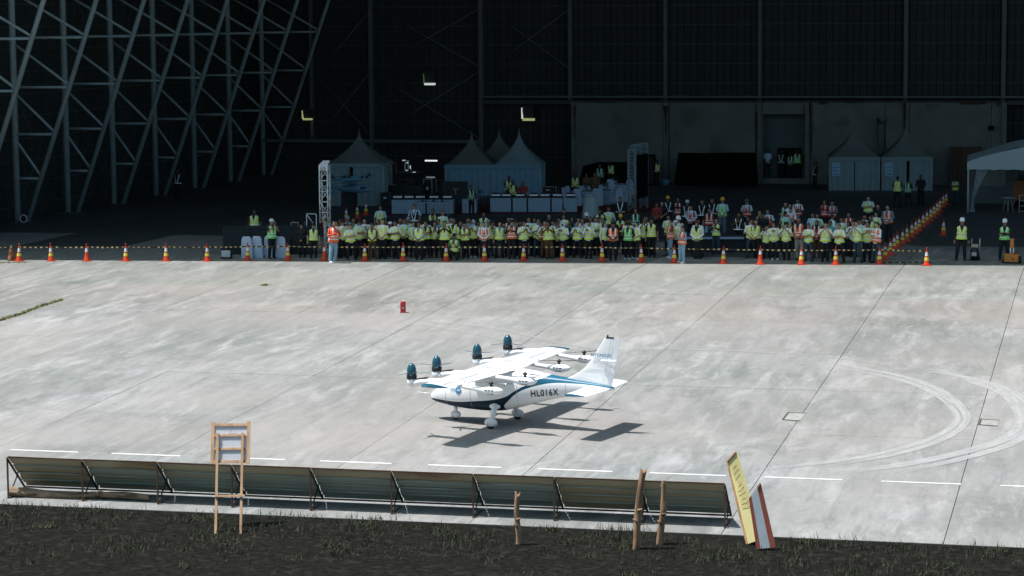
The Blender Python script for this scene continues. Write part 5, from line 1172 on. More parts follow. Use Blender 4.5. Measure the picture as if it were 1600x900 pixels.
def build_hand(b, wr, d, side):
    d = d.normalized(); s1 = Vector((side, 0, 0)); s1 = (s1 - d * s1.dot(d)); s1 = s1.normalized() if s1.length > .2 else Vector((0, 0, 1)); nrm_ = d.cross(s1).normalized()
    if nrm_.y > 0: nrm_ = -nrm_
    w2 = d.cross(nrm_).normalized()
    c = wr + d * .045; b.ell(c, (.034, .017, .048), 10, M=Matrix((w2, nrm_, d)).transposed())
    for i, L in enumerate((.058, .068, .064, .05)):
        a = wr + d * .085 + w2 * (-.027 + .018 * i); m_ = a + d * L * .55 + nrm_ * .004; t_ = m_ + d * L * .4 + nrm_ * .016; b.tube([a, m_, t_], [.0085, .008, .006], 6)
    a = wr + d * .03 - w2 * .03; b.tube([a, a + d * .035 - w2 * .02 + nrm_ * .01, a + d * .06 - w2 * .022 + nrm_ * .022], [.011, .009, .007], 6)
PM = {}
def body_meshes(pose, legs):
    key = (pose, legs)
    if key in PM: return PM[key]
    sh = (V((-.185, .01, 1.355)), V((.185, .01, 1.355))); arms = POSES[pose]; L = LEGS[legs]
    b = MB()   # the body, one continuous skin
    torso(b, -.022, .82, 1.43)
    b.tube([(0, .015, 1.36), (0, .01, 1.50)], [.062, .052], 12)
    b.ell((0, -.005, 1.565), (.074, .092, .108), 18); b.ell((0, -.032, 1.50), (.052, .058, .048), 14)
    b.ell((0, -.098, 1.552), (.014, .020, .022), 8)
    for sg in (-1, 1): b.ell((sg * .076, .005, 1.555), (.010, .018, .028), 8)
    for i in (0, 1):
        e, wr, d = arms[i]; limb(b, [sh[i], e, wr], [.046, .038, .025]); w2 = (wr + d.normalized() * .05); limb(b, [wr, w2], [.026, .022])
        limb(b, [V(p) for p in L[i]], [.075, .052, .036])
    me = remesh(b, .016, 2, .45); me.materials.clear()
    h = MB()
    for i in (0, 1): build_hand(h, arms[i][1] + arms[i][2].normalized() * .01, arms[i][2], -1 if i == 0 else 1)
    for sg in (-1, 1): h.ell((sg * .028, -.088, 1.572), (.011, .006, .006), 8, 1); h.ell((sg * .028, -.088, 1.590), (.017, .006, .004), 6, 1)
    h.ell((0, -.090, 1.515), (.022, .006, .005), 8, 2)
    hm = h.mesh('hands', []); bm = bmesh.new(); bm.from_mesh(me)
    bm.from_mesh(hm); bm.to_mesh(me); bm.free()
    for k in range(3): me.materials.append(M_BLK)
    me.name = 'body'; out = {'body': me}
    for nm in ('short', 'long'):
        b = MB(); torso(b, 0.0, .80, 1.435)
        for i in (0, 1):
            e, wr, d = arms[i]; m_ = sh[i].lerp(e, .80)
            if nm == 'long': limb(b, [sh[i], e, wr], [.058, .049, .036])
            else: limb(b, [sh[i], m_], [.060, .062])
        m2 = remesh(b, .018, 2, .5); m2.name = 'shirt'; m2.materials.append(M_BLK); out[nm] = m2
    b = MB()
    b.ell((0, 0, .85), (.165, .118, .12), 18)
    for i in (0, 1):
        P_ = [V(p) for p in L[i]]; limb(b, P_, [.098, .078, .062])
    m3 = remesh(b, .018, 2, .5); m3.name = 'trousers'; m3.materials.append(M_BLK); out['trousers'] = m3
    sm = []
    for i in (0, 1):
        a = V(L[i][2]); s_ = MB(); s_.ell((a.x, a.y - .055, a.z - .045), (.048, .125, .045), 12); s_.ell((a.x, a.y + .01, a.z - .02), (.045, .055, .055), 10); s_.box(a.x - .045, a.y - .17, a.z - .085, a.x + .045, a.y + .06, a.z - .07); q = s_.mesh('shoe', [M_BLK]); sm.append(q)
    out['shoes'] = sm; PM[key] = out; return out
def vest_mesh(stripe=False, style='vest'):
    b = MB(); na, nz_ = 72, 40; z0, z1 = .87, 1.43; vs = []; keep = []
    inf = .026 if not stripe else .033
    for i in range(nz_ + 1):
        z = z0 + (z1 - z0) * i / nz_; w_, d_, cy = torso_dims(z); fl = .03 * max(0, (1.05 - z) / .18)
        for j in range(na):
            a = 2 * math.pi * j / na - math.pi / 2; rp = 1 + .012 * math.sin(a * 9 + z * 14)
            x = (w_ + inf + fl) * math.cos(a) * rp; y = cy + (d_ + inf + fl) * math.sin(a) * rp; vs.append(Vector((x, y, z)))
    fs = []
    for i in range(nz_):
        z = z0 + (z1 - z0) * (i + .5) / nz_
        for j in range(na):
            a = 2 * math.pi * (j + .5) / na - math.pi / 2; w_, d_, cy = torso_dims(z); x = (w_ + inf) * math.cos(a); front = math.sin(a) < 0
            if z > 1.17 and abs(math.cos(a)) > .90 - .25 * max(0, (z - 1.36) / .07): continue
            if front and abs(x) < max(.006, (z - 1.15) * .30): continue
            if z > 1.41 and abs(x) < .06: continue
            if stripe:
                hb = (.955 < z < .995) or (1.06 < z < 1.10); vb = .075 < abs(x) < .125 and z > 1.06
                if style == 'v': hb = .90 < z < .945; vb = (abs(abs(x) - (.045 + max(0, z - 1.0) * .22)) < .022) and front and z > .93
                if not (hb or vb): continue
            fs.append((i*na+j, i*na+(j+1)%na, (i+1)*na+(j+1)%na, (i+1)*na+j))
    used = sorted({v for f in fs for v in f}); mp = {v: k for k, v in enumerate(used)}
    b.add([vs[v] for v in used], [tuple(mp[v] for v in f) for f in fs], 0, True)
    me = b.mesh('t', []); o = bpy.data.objects.new('t', me); COL.objects.link(o); q = o.modifiers.new('s', 'SOLIDIFY'); q.thickness = .010 if not stripe else .003; q.offset = -1
    dg = bpy.context.evaluated_depsgraph_get(); dg.update(); r_ = bpy.data.meshes.new_from_object(o.evaluated_get(dg)); bpy.data.objects.remove(o)
    r_.name = 'vest' if not stripe else 'reflective_stripe'; r_.materials.append(M_BLK); return r_
VEST, VSTR, VSTRV = vest_mesh(), vest_mesh(True), vest_mesh(True, 'v')
def head_meshes():
    out = {}
    def shell(fn, nu=28, nv=14): b = MB(); b.grid(fn, nu, nv); return b
    def hair(u, v):   # cap of hair, face left free
        a = 2 * math.pi * u - math.pi / 2; t = v * (1.95 if math.sin(a) > -.1 else 1.95 - .95 * min(1, (-.1 - math.sin(a)) / .5))
        return Vector((.084 * math.sin(t) * math.cos(a), .004 + .103 * math.sin(t) * math.sin(a) * (1 if math.sin(a) > 0 else .97), 1.577 + .112 * math.cos(t) + .003 * math.sin(u * 60)))
    out['hair'] = shell(hair).mesh('hair', [M_BLK])
    def lhair(u, v):
        a = 2 * math.pi * u - math.pi / 2; fr = math.sin(a) < -.35
        if fr or v < .5:
            t = (v * 2 if not fr else v) * (1.6 if not fr else 1.0); t = min(t, 1.7); 
            return Vector((.088 * math.sin(t) * math.cos(a), .004 + .106 * math.sin(t) * math.sin(a), 1.577 + .115 * math.cos(t)))
        k = (v - .5) * 2; return Vector(((.088 + .02 * k) * math.cos(a), .004 + .02 * k + .106 * math.sin(a) * (1 - .2 * k), 1.577 - .02 - .24 * k))
    out['long_hair'] = shell(lhair, 28, 16).mesh('hair', [M_BLK])
    b = MB(); b.lathe([(.098, 1.60), (.104, 1.63), (.100, 1.68), (.080, 1.725), (.045, 1.748), (.004, 1.752)], n=22, sy=1.18); b.add([(.108 * math.cos(a * math.pi / 12) * 1.02, .108 * 1.2 * math.sin(a * math.pi / 12) - .012 - (.05 if math.sin(a * math.pi / 12) < -.5 else 0), 1.603) for a in range(24)], [tuple(range(24))]); b.bar((0, -.11, 1.615), (0, -.165, 1.600), .14, .008); b.box(-.012, -.10, 1.70, .012, .10, 1.757)
    out['helmet'] = b.mesh('helmet', [M_CW])
    b = MB(); b.lathe([(.088, 1.585), (.092, 1.62), (.086, 1.665), (.06, 1.695), (.004, 1.705)], n=20, sy=1.18); b.bar((0, -.095, 1.607), (0, -.175, 1.595), .13, .010); out['cap'] = b.mesh('cap', [M_BLK])
    def scarf(u, v):
        a = 2 * math.pi * u - math.pi / 2; fr = math.sin(a) < -.55
        if v < .5:
            t = v * 2 * (1.75 if not fr else .85); return Vector((.092 * math.sin(t) * math.cos(a), .006 + .112 * math.sin(t) * math.sin(a), 1.575 + .120 * math.cos(t)))
        k = (v - .5) * 2
        if fr:
            if k < .25: return Vector((.07 * math.cos(a), -.085, 1.49 - .0 * k)) if k > 0 else Vector((.092 * math.sin(.85) * math.cos(a), .006 + .112 * math.sin(.85) * math.sin(a), 1.575 + .12 * math.cos(.85)))
            return Vector(((.07 + .08 * k) * math.cos(a), -.085 - .055 * k, 1.49 - .22 * k))
        return Vector(((.09 + .10 * k ** 1.2) * math.cos(a), .006 + (.11 + .03 * k) * math.sin(a), 1.575 + .12 * math.cos(1.75) - .26 * k))
    b = MB(); b.ell((0, .012, 1.572), (.093, .100, .118), 18); b.lathe([(.15, 1.25), (.155, 1.33), (.12, 1.40), (.085, 1.46), (.088, 1.50)], n=18, sy=.88); b.v = [(x, y + (.0), z) for x, y, z in b.v]
    out['scarf'] = b.mesh('headscarf', [M_BLK])
    b = MB(); b.ell((0, -.088, 1.525), (.048, .022, .036), 12); out['mask'] = b.mesh('face_mask', [M_BLK])
    b = MB(); b.ell((-.03, -.095, 1.572), (.022, .008, .015), 8).ell((.03, -.095, 1.572), (.022, .008, .015), 8).bar((-.075, -.04, 1.575), (-.045, -.09, 1.575), .005, .006).bar((.075, -.04, 1.575), (.045, -.09, 1.575), .005, .006); out['sunglasses'] = b.mesh('sunglasses', [M_BLK])
    b = MB(); b.box(-.036, -.385, 1.43, .036, -.372, 1.56); out['phone'] = b.mesh('phone', [M_BLK])
    b = MB(); b.lathe([(.17, .80), (.19, .70), (.22, .40), (.25, .10), (.245, .06)], n=22, sy=.8); out['skirt'] = b.mesh('skirt', [M_BLK])
    return out
HM = head_meshes()
def cm(name, col, rough=.8, var=.12, scale=14, **k): return mat(name, col, rough, var=var, scale=scale, **k)
CV = {'y': cm('hi_vis_yellow', (.80, .95, .14), .6), 'o': cm('hi_vis_orange', (.95, .17, .045), .6), 'r': cm('hi_vis_red', (.62, .045, .025), .6), 'g': cm('hi_vis_green', (.22, .78, .14), .6), 'b': cm('black_vest', (.012, .013, .015)), 'd': cm('dark_green_vest', (.06, .30, .10))}
M_REF = mat('silver_reflective', (.90, .92, .88), .4, metal=.05, var=.06)
SC = {'w': cm('white_shirt', (.88, .90, .94)), 'l': cm('light_blue_shirt', (.52, .72, .88)), 'k': cm('black_shirt', (.012, .013, .017)), 'n': cm('brown_shirt', (.14, .075, .035)), 'o': cm('orange_red_shirt', (.65, .08, .03)), 't': cm('teal_shirt', (.10, .30, .32)), 'e': cm('grey_shirt', (.26, .28, .30)), 'u': cm('denim_blue_sleeve', (.16, .25, .34)), 'r': cm('dark_red_shirt', (.28, .03, .03)), 'g': cm('green_shirt', (.05, .22, .08))}
TC = {'k': cm('black_trousers', (.010, .011, .014)), 'j': cm('light_jeans', (.24, .40, .50)), 'd': cm('dark_jeans', (.035, .06, .085)), 'n': cm('brown_trousers', (.12, .055, .022)), 'e': cm('beige_grey_trousers', (.34, .32, .27)), 's': cm('black_long_skirt', (.010, .010, .012)), 'b': cm('slate_trousers', (.12, .17, .20))}
HC = {'h': cm('black_hair', (.008, .007, .007), .5), 'a': cm('grey_hair', (.14, .14, .14), .6), 'l': cm('long_black_hair', (.008, .007, .007), .5), 'w': mat('white_helmet_shell', (.80, .82, .84), .3, var=.02), 'Y': mat('yellow_helmet_shell', (.75, .42, .03), .3, var=.04), 'c': cm('black_cap_cloth', (.010, .010, .012)), 'C': cm('white_cap_cloth', (.65, .70, .72)), 'G': cm('grey_blue_cap_cloth', (.22, .28, .32)), 'R': cm('red_cap_cloth', (.5, .03, .03)), 'k': cm('black_headscarf_cloth', (.010, .010, .012)), 'K': cm('white_headscarf_cloth', (.68, .72, .74)), 'B': cm('blue_headscarf_cloth', (.25, .42, .52)), 'D': cm('dark_helmet_shell', (.06, .08, .09), .4)}
SK = [mat('skin_%s' % n, c, .55, var=.06, scale=10) for n, c in (('light', (.50, .30, .20)), ('tan', (.36, .20, .125)), ('brown', (.25, .13, .08)), ('deep', (.16, .08, .05)))]
M_LIP = mat('lips', (.25, .09, .07), .5); M_SHOW = cm('white_shoe', (.66, .66, .66), .6); M_SHOK = cm('black_shoe', (.012, .012, .012), .4); M_MASK = cm('pale_blue_mask', (.50, .74, .78))
VN = {'y': 'yellow vest', 'o': 'orange vest', 'r': 'red vest', 'g': 'bright green vest', 'b': 'black vest with silver stripes', 'd': 'dark green vest', 'n': ''}
SN = {'w': 'white shirt', 'l': 'light blue shirt', 'k': 'black top', 'n': 'brown top', 'o': 'orange-red top', 't': 'teal shirt', 'e': 'grey shirt', 'u': 'denim-blue sleeves', 'r': 'dark red top', 'g': 'green top'}
PN = {'clap': 'clapping', 'highclap': 'hands raised clapping', 'cross': 'arms crossed', 'clasp': 'hands clasped low', 'sides': 'arms at sides', 'phone': 'holding up a phone', 'back': 'hands behind back', 'point': 'one arm out', 'crouch': 'crouching'}
HN = {'w': 'white helmet', 'Y': 'yellow helmet', 'c': 'black cap', 'C': 'white cap', 'G': 'grey cap', 'R': 'red cap', 'k': 'black headscarf', 'K': 'white headscarf', 'B': 'blue headscarf', 'D': 'dark helmet', 'a': 'grey hair', 'l': 'long hair', 'h': ''}
AC = V((-16, 64, 0)); USED = {}
def person(px, top, feet, vest, shirt, trou, pose='clasp', head='h', where=None, white_shoes=False, face=None, sk=None, extra=None, group='onlookers and crew in hi-vis vests', dy=0.0):
    hh = 1.72 if head in 'wYD' else 1.67
    if pose == 'crouch': hh = 1.25
    if not feet: feet = top; k = .835; feet = (top - 27 * (1 - k)) / k; feet = 27 + (top - 27) / (1 - 1.62 / CAM_H)
    P = at(px, feet); P.z = gz(P.y); P.y += dy
    s_ = P.dot(fw) / F_PX; hgt = (feet - top) * s_ * 1.0; sc = hgt / hh
    sc = max(.88, min(1.12, sc)) if pose != 'crouch' else .95
    if face is None:
        d = (AC - P); fa = math.atan2(d.x, -d.y) * .65 + random.uniform(-.25, .25) - .05
    else: fa = R(face)
    leg = 'crouch' if pose == 'crouch' else random.choice(['stand', 'apart'])
    long_ = shirt.isupper(); sk_ = SK[sk] if sk is not None else SK[random.choice([0, 1, 1, 2])]
    if not where:
        where = 'behind'
    e = thing('person', '', 'person', P, fa, group, sc=(sc * random.uniform(.90, 1.12), sc * random.uniform(.92, 1.15), sc * random.uniform(.96, 1.03)))
    e.rotation_euler = (random.gauss(0, .02), random.gauss(0, .025), fa)
    if pose == 'crouch': e.location.z -= .47 * sc
    B_ = body_meshes(pose, leg); b = inst('body', B_['body'], [sk_, HC['h'], M_LIP], e)
    if shirt != '-': inst('shirt', B_['long' if long_ else 'short'], [SC[shirt.lower()]], e)
    if trou == 's': inst('skirt', HM['skirt'], [TC['s']], e); inst('trousers', B_['trousers'], [TC['s']], e)
    else: inst('trousers', B_['trousers'], [TC[trou]], e)
    for q in B_['shoes']: inst('shoe', q, [M_SHOW if white_shoes else M_SHOK], e)
    if vest != 'n':
        v = inst('vest', VEST, [CV[vest]], e)
        inst('reflective_stripe', VSTRV if vest == 'b' else VSTR, [M_REF], v)
    if head in 'ha': inst('hair', HM['hair'], [HC[head]], e)
    elif head == 'l': inst('hair', HM['long_hair'], [HC['l']], e)
    elif head in 'wYD': inst('helmet', HM['helmet'], [HC[head]], e)
    elif head in 'cCGR': inst('cap', HM['cap'], [HC[head]], e); inst('hair', HM['hair'], [HC['h']], e).scale = (.97, .97, .99)
    else: inst('headscarf', HM['scarf'], [HC[head]], e)
    for x in (extra or []): inst(x if x != 'mask' else 'face_mask', HM[x], [M_MASK if x == 'mask' else M_BLK], e)
    if pose == 'phone': inst('phone', HM['phone'], [M_BLK], e)
    e['_'] = 0; del e['_']
    PPL.append((e, px, top, feet, vest, shirt, trou, pose, head, where, extra)); return e
PPL = []
FR = [  # front rows: x, top, feet, vest, shirt (capital = long sleeves), trousers, pose, head, options
 (520, 345.5, 411, 'o', 'O', 'j', 'clap', 'h', dict(white_shoes=True, face=48)), (525.5, 346, 404, 'y', 'w', 'k', 'clasp', 'h', {}),
 (537, 345, 403.5, 'y', 'W', 'k', 'phone', 'c', dict(face=35)), (550, 350.5, 406, 'y', 'w', 'k', 'cross', 'h', dict(face=30)),
 (562, 344.5, 403, 'y', 'l', 'k', 'cross', 'c', dict(face=15)), (582, 348.5, 405, 'y', 'N', 'n', 'clasp', 'a', {}),
 (597.5, 340.5, 404.5, 'y', 'w', 'k', 'clasp', 'h', {}), (610, 345.5, 402, 'y', 'K', 'k', 'cross', 'C', dict(extra=['sunglasses'])),
 (618, 344.5, 404.5, 'y', 'w', 'k', 'cross', 'h', {}), (630, 342.5, 401, 'y', 'l', 'k', 'clasp', 'h', dict(extra=['sunglasses'])),
 (646, 344.5, 402.5, 'y', 'l', 'k', 'clasp', 'h', {}), (655.5, 347, 405.5, 'y', 'E', 'k', 'clasp', 'h', {}),
 (667, 346, 403, 'y', 'k', 'k', 'cross', 'h', {}), (678.5, 344.5, 402.5, 'y', 'n', 'k', 'clap', 'h', {}),
 (695.5, 343, 405.5, 'y', 'K', 'k', 'highclap', 'h', {}), (704, 338.5, 399, 'y', 'w', 'k', 'clasp', 'a', {}),
 (710, 374, 406, 'y', 'g', 'k', 'crouch', 'c', {}), (720.5, 346, 402.5, 'y', 'k', 'n', 'sides', 'h', {}), (728, 346.4, 404, 'y', 'n', 'k', 'cross', 'h', {}),
 (740, 342, 402.5, 'y', 'e', 'k', 'clap', 'B', dict(white_shoes=True)), (749, 346, 401, 'r', 'w', 'k', 'clasp', 'h', {}),
 (757, 345.5, 404.5, 'o', 'W', 'k', 'clasp', 'h', {}), (764.5, 343.5, 400, 'y', 't', 'd', 'clasp', 'G', dict(extra=['sunglasses'])),
 (780, 346, 403.5, 'y', 't', 'k', 'sides', 'h', {}), (787.5, 346.4, 401, 'y', 'k', 'k', 'sides', 'h', {}),
 (800, 345, 404.5, 'o', 'K', 'k', 'clap', 'c', {}), (818, 344, 404.5, 'y', 'w', 'k', 'clap', 'h', dict(face=35, extra=['sunglasses'])),
 (826, 339.5, 400, 'y', 'l', 'k', 'clap', 'h', dict(extra=['sunglasses'])), (840.5, 344, 401.5, 'y', 'w', 'd', 'clap', 'a', dict(face=25)),
 (846.5, 346.4, 402, 'y', 'w', 'k', 'clasp', 'h', {}), (859, 345.5, 404.5, 'y', 'N', 'n', 'highclap', 'h', {}),
 (871, 348, 402, 'y', 'w', 'k', 'clasp', 'l', {}), (880.7, 344.5, 402.5, 'y', 'W', 'k', 'clap', 'K', dict(extra=['sunglasses'])),
 (903, 344.8, 403, 'y', 'l', 'k', 'clap', 'a', {}), (919.8, 346, 404, 'y', 'W', 'k', 'clap', 'h', {}),
 (929.5, 338.5, 400, 'y', 'w', 'k', 'cross', 'h', {}), (944.7, 348, 403, 'y', 'W', 'k', 'point', 'l', dict(face=50)),
 (958, 344, 407, 'o', 'K', 'k', 'clasp', 'c', dict(face=10)), (980.5, 344.5, 405.5, 'g', 'K', 'k', 'back', 'c', dict(white_shoes=True, face=-5)),
 (994, 347, 405, 'y', 'w', 'k', 'clasp', 'h', dict(face=-45, white_shoes=True)), (1013, 336.4, 399, 'y', 'K', 'k', 'sides', 'h', dict(face=0)),
 (1019, 339.6, 402, 'y', 'k', 'k', 'sides', 'c', dict(face=0)), (1046, 334.5, 0, 'y', 'w', 'k', 'clasp', 'h', {}),
 (1047, 343, 403.5, 'o', 'n', 'j', 'point', 'h', dict(face=-60, white_shoes=True)), (1055.6, 345, 402, 'y', 'w', 'k', 'clasp', 'C', dict(face=-30)),
 (1061.5, 337.5, 400, 'g', 'w', 'k', 'sides', 'w', dict(face=40)), (1065, 350, 411.5, 'o', 'U', 'j', 'cross', 'h', dict(face=-40, white_shoes=True)),
 (1090.7, 344.5, 404, 'y', 'W', 's', 'clasp', 'k', dict(face=0)), (1119, 342, 397, 'y', 'K', 'd', 'clap', 'h', dict(face=-10)),
 (1174, 342.8, 402.5, 'y', 'w', 'd', 'clasp', 'h', {}), (1199, 350.5, 405, 'y', 'w', 'k', 'phone', 'l', dict(face=-10)),
 (1211, 347.5, 406, 'y', 'W', 'k', 'clap', 'l', dict(white_shoes=True, extra=['sunglasses'])), (1229, 346.5, 406.5, 'y', 'w', 'k', 'highclap', 'c', dict(extra=['mask'])),
 (1250, 340, 406.5, 'o', 'k', 'e', 'clasp', 'h', {}), (1264, 348, 408.5, 'y', 'w', 'd', 'cross', 'h', dict(extra=['sunglasses'])),
 (1276, 342, 403, 'r', 'R', 'n', 'clasp', 'k', {}), (1289, 346.5, 409, 'y', 'w', 'k', 'highclap', 'h', {}),
 (1300, 332, 394, 'g', 'w', 'k', 'sides', 'h', dict(face=120)), (1312.7, 349, 410.5, 'y', 'w', 'k', 'cross', 'a', dict(face=-20)),
 (1325.5, 348, 400, 'y', 'k', 's', 'clasp', 'k', {}), (1341, 345.5, 410, 'y', 'l', 'd', 'highclap', 'h', {}),
 (1355, 345, 409, 'y', 'w', 'k', 'clap', 'h', dict(face=15)), (1369, 345, 411, 'o', 'W', 'd', 'clap', 'h', dict(face=-45)),
 (490, 349, 403.5, 'y', 'k', 'k', 'sides', 'c', {}), (473, 350, 402, 'n', 'K', 'k', 'clasp', 'h', {}), (425, 341.5, 404, 'g', 'k', 'k', 'phone', 'C', dict(face=50)),
]
BR = [  # people further back
 (594.5, 321, 0, 'y', 'l', 'k', 'sides', 'h'), (650, 320, 0, 'b', 'l', 'k', 'back', 'h'), (657.5, 335, 0, 'n', 'k', 'k', 'clasp', 'h'), (675.5, 333.5, 0, 'n', 'k', 'k', 'clasp', 'h'), (676.5, 326.5, 0, 'y', 'k', 'k', 'clasp', 'h'),
 (693, 329.5, 0, 'y', 'w', 'k', 'clasp', 'h'), (733, 340, 0, 'n', 'e', 'k', 'clasp', 'h'), (756.5, 329.5, 0, 'y', 'k', 'k', 'clasp', 'h'), (802, 340.6, 0, 'n', 'e', 'k', 'clap', 'G'), (809, 346, 399, 'n', 'k', 'k', 'clasp', 'h'), (813.5, 347, 399, 'n', 'k', 'k', 'clasp', 'l'),
 (857.5, 334, 0, 'n', 'k', 'k', 'clasp', 'h'), (864, 342, 0, 'y', 'w', 'k', 'clasp', 'h'), (882, 326.5, 0, 'n', 'k', 'k', 'clasp', 'h'), (882.5, 335.5, 0, 'y', 'w', 'k', 'clap', 'h'), (874.5, 340, 0, 'y', 'l', 'k', 'clap', 'h'), (890.5, 346, 399, 'n', 'k', 'k', 'clasp', 'l'),
 (907, 340, 0, 'y', 'w', 'k', 'clasp', 'h'), (917, 331.5, 0, 'n', 'K', 'k', 'cross', 'w'), (923.5, 339, 0, 'n', 'w', 'k', 'clasp', 'h'), (941, 338.5, 0, 'y', 'w', 'k', 'clap', 'h'), (937, 326, 0, 'y', 'k', 'k', 'clap', 'h'), (951.8, 323, 0, 'y', 'L', 'k', 'sides', 'h'), (958, 339.5, 0, 'n', 'k', 'k', 'clasp', 'l'),
 (970, 332, 0, 'y', 'k', 'k', 'sides', 'Y'), (969.6, 306, 0, 'b', 'K', 'k', 'clasp', 'h'), (984, 342, 0, 'y', 'w', 'k', 'clasp', 'h'), (994, 326, 0, 'd', 'K', 'k', 'sides', 'h'),
 (1044.7, 304.5, 0, 'b', 'K', 'k', 'sides', 'Y'), (1026.8, 315, 0, 'n', 'r', 'k', 'clasp', 'h'), (1033, 313, 0, 'n', 'k', 'k', 'clasp', 'h'), (1060.7, 309.5, 0, 'r', 'K', 'k', 'clap', 'h'), (1071, 314, 0, 'b', 'K', 'k', 'sides', 'C'), (1081, 320, 0, 'r', 'L', 'k', 'clasp', 'l'), (1097, 311.5, 0, 'b', 'K', 'k', 'back', 'h'), (1114, 309.5, 0, 'b', 'K', 'k', 'sides', 'h'), (1108.6, 324, 0, 'r', 'k', 'j', 'sides', 'h'), (1088, 341, 0, 'n', 'w', 'k', 'clasp', 'l'),
 (1128.5, 309.6, 367, 'g', 'l', 'b', 'clasp', 'Y'), (1152.8, 332.6, 0, 'b', 'k', 'k', 'clap', 'h'), (1168, 310, 0, 'r', 'l', 'k', 'cross', 'D'), (1169.5, 336.4, 0, 'b', 'k', 'k', 'clasp', 'h'), (1187, 329.4, 0, 'b', 'k', 'k', 'highclap', 'h'), (1200.8, 326.8, 0, 'o', 'l', 'k', 'clap', 'h'), (1193, 331, 0, 'n', 'k', 'k', 'clasp', 'h'), (1205, 346.5, 402, 'r', 'r', 'k', 'clasp', 'R'),
 (1227, 330.5, 0, 'g', 'l', 'k', 'clasp', 'c'), (1226, 314.5, 0, 'd', 'k', 'k', 'clasp', 'h'), (1234, 324.5, 0, 'o', 'w', 'k', 'clap', 'h'), (1233.5, 317, 0, 'n', 'w', 'k', 'clasp', 'h'), (1247.5, 311, 0, 'r', 'w', 'k', 'cross', 'h'),
 (1271, 330.7, 0, 'n', 'l', 'k', 'clasp', 'l'), (1278.5, 332, 0, 'g', 'w', 'k', 'clasp', 'h'), (1288.4, 311.5, 0, 'r', 'R', 'k', 'clap', 'h'), (1300.5, 311.5, 0, 'r', 'U', 'k', 'cross', 'h'), (1326, 331.3, 0, 'r', 'r', 'k', 'cross', 'h'), (1333, 346, 402, 'n', 'w', 'k', 'clap', 'l'), (1343, 341, 401, 'g', 'w', 'e', 'clap', 'h'),
 (1356.5, 304.5, 0, 'y', 'l', 'k', 'cross', 'h'), (1349, 333.8, 0, 'y', 'l', 'k', 'clasp', 'h'), (1367.6, 329, 0, 'y', 'w', 'k', 'clasp', 'h'), (1371, 318.5, 0, 'n', 'k', 'k', 'clasp', 'h'), (1361, 336.5, 0, 'y', 'k', 'k', 'clasp', 'l'), (1388.5, 320.5, 378, 'o', 'U', 'k', 'clasp', 'h'),
]
random.seed(21)
for (x, t, f_, v, s_, tr, p, h, o) in FR: person(x, t, f_, v, s_, tr, p, h, 'front', **o)
for (x, t, f_, v, s_, tr, p, h) in BR: person(x, t, f_, v, s_, tr, p, h, 'back')
